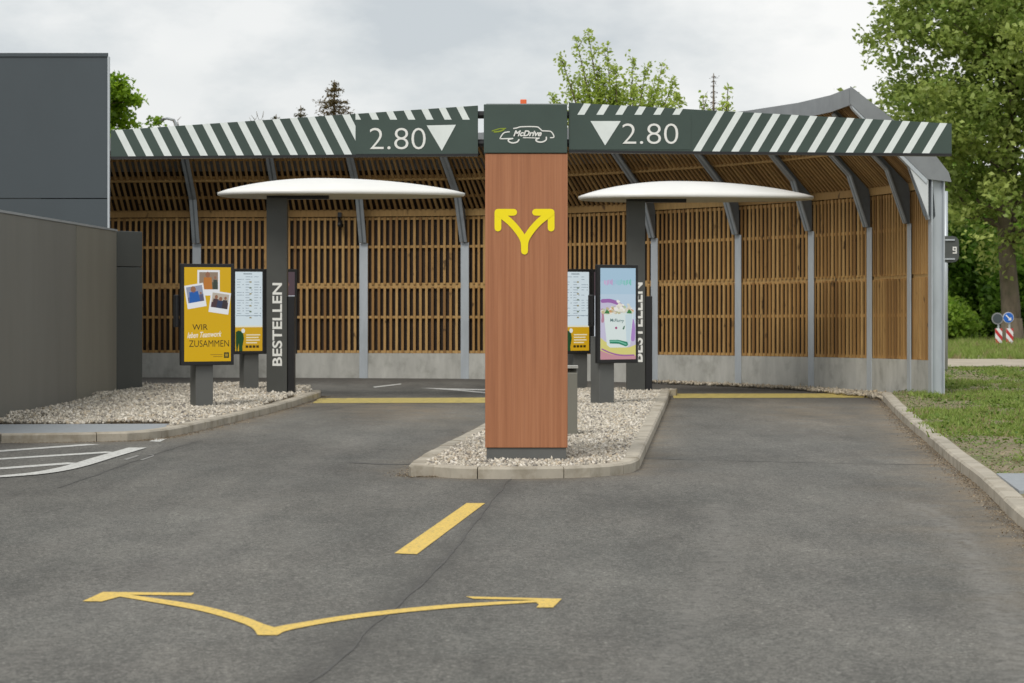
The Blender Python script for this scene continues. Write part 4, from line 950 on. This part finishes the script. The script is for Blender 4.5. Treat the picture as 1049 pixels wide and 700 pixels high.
def conifer(label, px, py, Y, slope, bare, down=165, palette=((.055, .060, .022), (.12, .10, .04)), tiers=15):
    s = F/Y; x = (px-CX)/s; zt_ = ZA(py, Y); o = thing('spruce_tree', label, 'tree', (x, Y, 0), 0, 'spruces beyond the shelter'); mb = MB()
    mb.tube([(x, Y, 0), (x, Y, zt_*.6), (x, Y, zt_)], [.16, .10, .012], 8); zb = ZA(down, Y); L = []; z = zt_-.12
    k = 0
    while z > zb:
        d = zt_-z; r = slope*d*random.uniform(.65, 1.15)+.06; nbr = random.randint(3, 5); a0 = random.random()*6
        for j in range(nbr):
            a = a0+2*pi*j/nbr+random.uniform(-.3, .3); rr = r*random.uniform(.6, 1.2); droop = -.18*rr; tip = Vector((x+rr*math.cos(a), Y+rr*math.sin(a), z+droop+.1*rr)); st = Vector((x, Y, z)); md = st.lerp(tip, .55)+Vector((0, 0, -.08*rr))
            mb.tube([st, md, tip], [.018, .012, .005], 4)
            for _ in range(int((44 if not bare else 5)*rr/.5)+3):
                t = random.random(); p = st.lerp(md, t*2) if t < .5 else md.lerp(tip, t*2-1); w = .05+.10*rr*(1-t*.6); L.append((p.x+random.gauss(0, w), p.y+random.gauss(0, w), p.z+random.gauss(0, w*.6)-.02))
        z -= random.uniform(.12, .19)+.03*d; k += 1
    L = np.array(L); t = RNG.random((len(L), 1)); c = np.array(palette[0])*(1-t)+np.array(palette[1])*t
    v, f, c = leaves(L, .12 if not bare else .09, c, .35); soup('crown', v, f, c, M['leaf'], o, org=(x, Y, 0)); mb.build('trunk', M['bark'], o, smooth=True)
conifer('brownish spruce top standing above the left 2.80 beam', 342.5, 82, 84., .72, False, palette=((.085, .065, .022), (.19, .14, .05)))
conifer('small spruce tip, the larger one left of brownish spruce', 308, 108, 86., .24, False)
conifer('tiniest spruce tip poking over the left striped beam', 283, 117, 88., .2, False)
conifer('nearly bare dark spruce top above the right striped beam', 731, 75, 84., .10, True, palette=((.035, .03, .025), (.07, .055, .04)))
# bushes and wood at right, behind the verge
GD = [(.12, .25, .03), (.27, .45, .06)]; GL = [(.20, .36, .035), (.38, .54, .08)]
bl = [('bright bush just right of the shelter end, lowest', 14.2-1.0, 84, 1.2, 1.3, GL, .2), ('tall dark green bush behind sign pole', 14.1, 90, 4.3, 2.2, GD, .26), ('large round dark bush centre of right background', 16.4, 92, 4.0, 1.9, GD, .26),
      ('lighter green bush between dark bush and tree trunk', 18.6, 95, 5.2, 2.2, GL, .26), ('dark bush behind the road works signs', 17.6, 88, 2.6, 1.5, GD, .24), ('tall green bush right of the tree trunk', 21.2, 96, 6.0, 2.6, GL, .26), ('dark green tree mass filling gap behind shelter end', 12.4, 96, 5.4, 2.4, GD, .26)]
for lb, x, y, h, r, pal, ls in bl:
    leaf_tree('bush', lb, 'bush', (x, y, .05), h, (x, y, h*.52), (r, r*.8, h*.56), int(220+170*r), 46, ls, .30, pal, .06, 10, group='bushes beyond the verge', gap=.5, shell=.42)
# far wood as one mass
n = 52000; X = RNG.uniform(-2, 36, n); hN = np.array([6.8+2.4*mnoise.noise((x*.25, 1, 2))+1.2*mnoise.noise((x*.9, 3, 2)) for x in X]); Zv = RNG.random(n)**.8*hN; Yv = 108+RNG.uniform(0, 5, n)+np.array([1.6*mnoise.noise((a*.5, b_*.6, 4)) for a, b_ in zip(X, Zv)])
t = RNG.random((n, 1))**1.4; c = np.array((.11, .22, .025))*(1-t)+np.array((.30, .46, .06))*t
v, f, c = leaves(np.stack([X, Yv, Zv], 1), .42, c); o = soup('woodland', v, f, c, M['leaf'], org=(17, 110, 0)); tag(o, 'dense green wood closing the view behind the right verge', 'woodland', None, 'stuff')
# grass and weeds on the verge
def blades(n, xr, yr, dens, hmin, hmax, seed, ncl):
    gx = RNG.uniform(*xr, ncl); gy = RNG.uniform(*yr, ncl)
    keep = np.array([mnoise.noise((a*.8, b_*.33, seed))+.7*mnoise.noise((a*2.6, b_*1.1, seed)) for a, b_ in zip(gx, gy)]) > dens
    lx = np.interp(gy, [p[1] for p in inner_R]+[40.6, 45], [p[0] for p in inner_R]+[6.15, 7.0]); keep &= gx > lx+.03
    keep &= ~((gy > 19.2) & (gy < 21.4)) & ~((gy > 53) & (gy < 60.5) & (gx > 6))
    gx, gy = gx[keep], gy[keep]; m_ = len(gx); per = n
    tall = RNG.uniform(.6, 1.3, m_); X = np.repeat(gx, per)+RNG.normal(size=m_*per)*.07; Y = np.repeat(gy, per)+RNG.normal(size=m_*per)*.07; h = RNG.uniform(hmin, hmax, m_*per)*np.repeat(tall, per)
    a = RNG.uniform(0, 2*pi, m_*per); lean = RNG.normal(size=(m_*per, 2))*.45*h[:, None]; w = RNG.uniform(.007, .016, m_*per)
    z0 = .085; b0 = np.stack([X-w*np.cos(a), Y-w*np.sin(a), np.full_like(X, z0)], 1); b1 = np.stack([X+w*np.cos(a), Y+w*np.sin(a), np.full_like(X, z0)], 1); tp = np.stack([X+lean[:, 0], Y+lean[:, 1], z0+h], 1)
    v = np.stack([b0, b1, tp], 1).reshape(-1, 3); t = RNG.random((m_*per, 1)); base = np.array((.15, .23, .03))*(1-t)+np.array((.30, .38, .09))*t
    dry = np.repeat(RNG.random(m_) < .12, per)[:, None]; base = np.where(dry, np.array((.32, .27, .13)), base); return v, np.arange(3*len(X)).reshape(-1, 3), np.repeat(base, 3, 0)
v, f, c = blades(15, (3.4, 11), (13, 53), .02, .025, .075, 21, 30000); v2, f2, c2 = blades(20, (9, 22), (60, 86), -.6, .06, .2, 5, 3500)
o = soup('grass', np.vstack([v, v2]), np.vstack([f, f2+len(v)]), np.vstack([c, c2]), M['blade'], org=(7, 30, .09)); tag(o, 'patchy green grass and weeds on the right verge', 'grass', None, 'stuff')
n = 9000; gy = RNG.uniform(14, 53, n); lx = np.interp(gy, [p[1] for p in inner_R]+[40.6, 45], [p[0] for p in inner_R]+[6.15, 7.0]); gx = lx+.05+RNG.random(n)*5
k = (np.array([mnoise.noise((a*.85, b_*.35, 21)) for a, b_ in zip(gx, gy)]) > -.12) & ~((gy > 19.2) & (gy < 21.4)); gx, gy = gx[k], gy[k]; t = RNG.random((len(gx), 1)); c = np.array((.07, .14, .015))*(1-t)+np.array((.17, .26, .04))*t
v, f, c = leaves(np.stack([gx, gy, .10+RNG.random(len(gx))*.05], 1), .06, c, .6, 1.2); o = soup('ground_weeds', v, f, c, M['blade'], org=(7, 30, .09)); tag(o, 'low broad-leaved weeds growing across the right verge', 'weeds', None, 'stuff')

n = 30000; gy = RNG.uniform(14, 52, n); lx = np.interp(gy, [p[1] for p in inner_R]+[40.6, 45], [p[0] for p in inner_R]+[6.15, 7.0]); gx = lx+.03+RNG.random(n)**1.4*5.5
k = ~((gy > 19.3) & (gy < 21.4)); gx, gy = gx[k], gy[k]; t = RNG.random((len(gx), 1)); g_ = RNG.random((len(gx), 1)) < .55
c = np.where(g_, np.array((.12, .20, .035))*(1-t)+np.array((.27, .34, .10))*t, np.array((.20, .15, .09))*(1-t)+np.array((.42, .35, .23))*t)
v, f, c = leaves(np.stack([gx, gy, .093+RNG.random(len(gx))*.02], 1), .032, c, .6, 1.6); o = soup('soil_litter', v, f, c, M['blade'], org=(7, 31, 0)); tag(o, 'small weeds and dry crumbs over bare soil of the verge', 'weeds', None, 'stuff')

# ---------------------------------------------------------------- sky, sun, camera
w = bpy.data.worlds.new('World'); sc.world = w; w.use_nodes = True; nt = w.node_tree; bg = nt.nodes['Background']
sky = nt.nodes.new('ShaderNodeTexSky'); sky.sky_type = 'NISHITA'; sky.sun_disc = False; EL, AZ = math.radians(48), math.radians(205)
sky.sun_elevation = EL; sky.sun_rotation = AZ
tc = nt.nodes.new('ShaderNodeTexCoord')
n1 = noise(nt, 8.5, 9, .58, vec=tc.outputs['Generated'], stretch=(-1, 1, 2.2)); n2 = noise(nt, 4.2, 4, .5, vec=tc.outputs['Generated'], stretch=(-1, 1, 2.4))
cl = mix(nt, .45, ramp(nt, n1, [(.38, (5.3, 5.7, 6.0)), (.50, (7.5, 7.7, 7.7)), (.60, (9.4, 9.35, 9.15))]), ramp(nt, n2, [(.42, (5.9, 6.25, 6.5)), (.56, (9.0, 8.95, 8.8))]))
cc = mix(nt, .93, sky.outputs[0], cl); lk(nt, cc, bg.inputs['Color']); bg.inputs['Strength'].default_value = .1
sl = bpy.data.lights.new('sun', 'SUN'); sl.energy = 1.9; sl.angle = math.radians(24); sl.color = (1, .965, .91)
so = bpy.data.objects.new('sun', sl); col.objects.link(so)
# sun stands at azimuth AZ (clockwise from +Y), elevation EL
d = Vector((math.sin(AZ)*math.cos(EL), math.cos(AZ)*math.cos(EL), math.sin(EL))); so.rotation_euler = d.to_track_quat('Z', 'Y').to_euler(); so.location = (0, 0, 40)
cam = bpy.data.cameras.new('camera'); co = bpy.data.objects.new('camera', cam); col.objects.link(co); sc.camera = co
co.location = (0, 0, HC); co.rotation_euler = (pi/2, 0, 0); cam.sensor_width = 36; cam.lens = 36*F/1049; cam.shift_y = -(350-YH)/1049; cam.clip_end = 4000; cam.clip_start = .1
cam.dof.use_dof = True; cam.dof.focus_distance = 25.5; cam.dof.aperture_fstop = 6.3
sc.view_settings.view_transform = 'Standard'; sc.view_settings.look = 'None'; sc.view_settings.exposure = .12; sc.view_settings.gamma = 1
sc.cycles.max_bounces = 6; sc.cycles.use_denoising = True
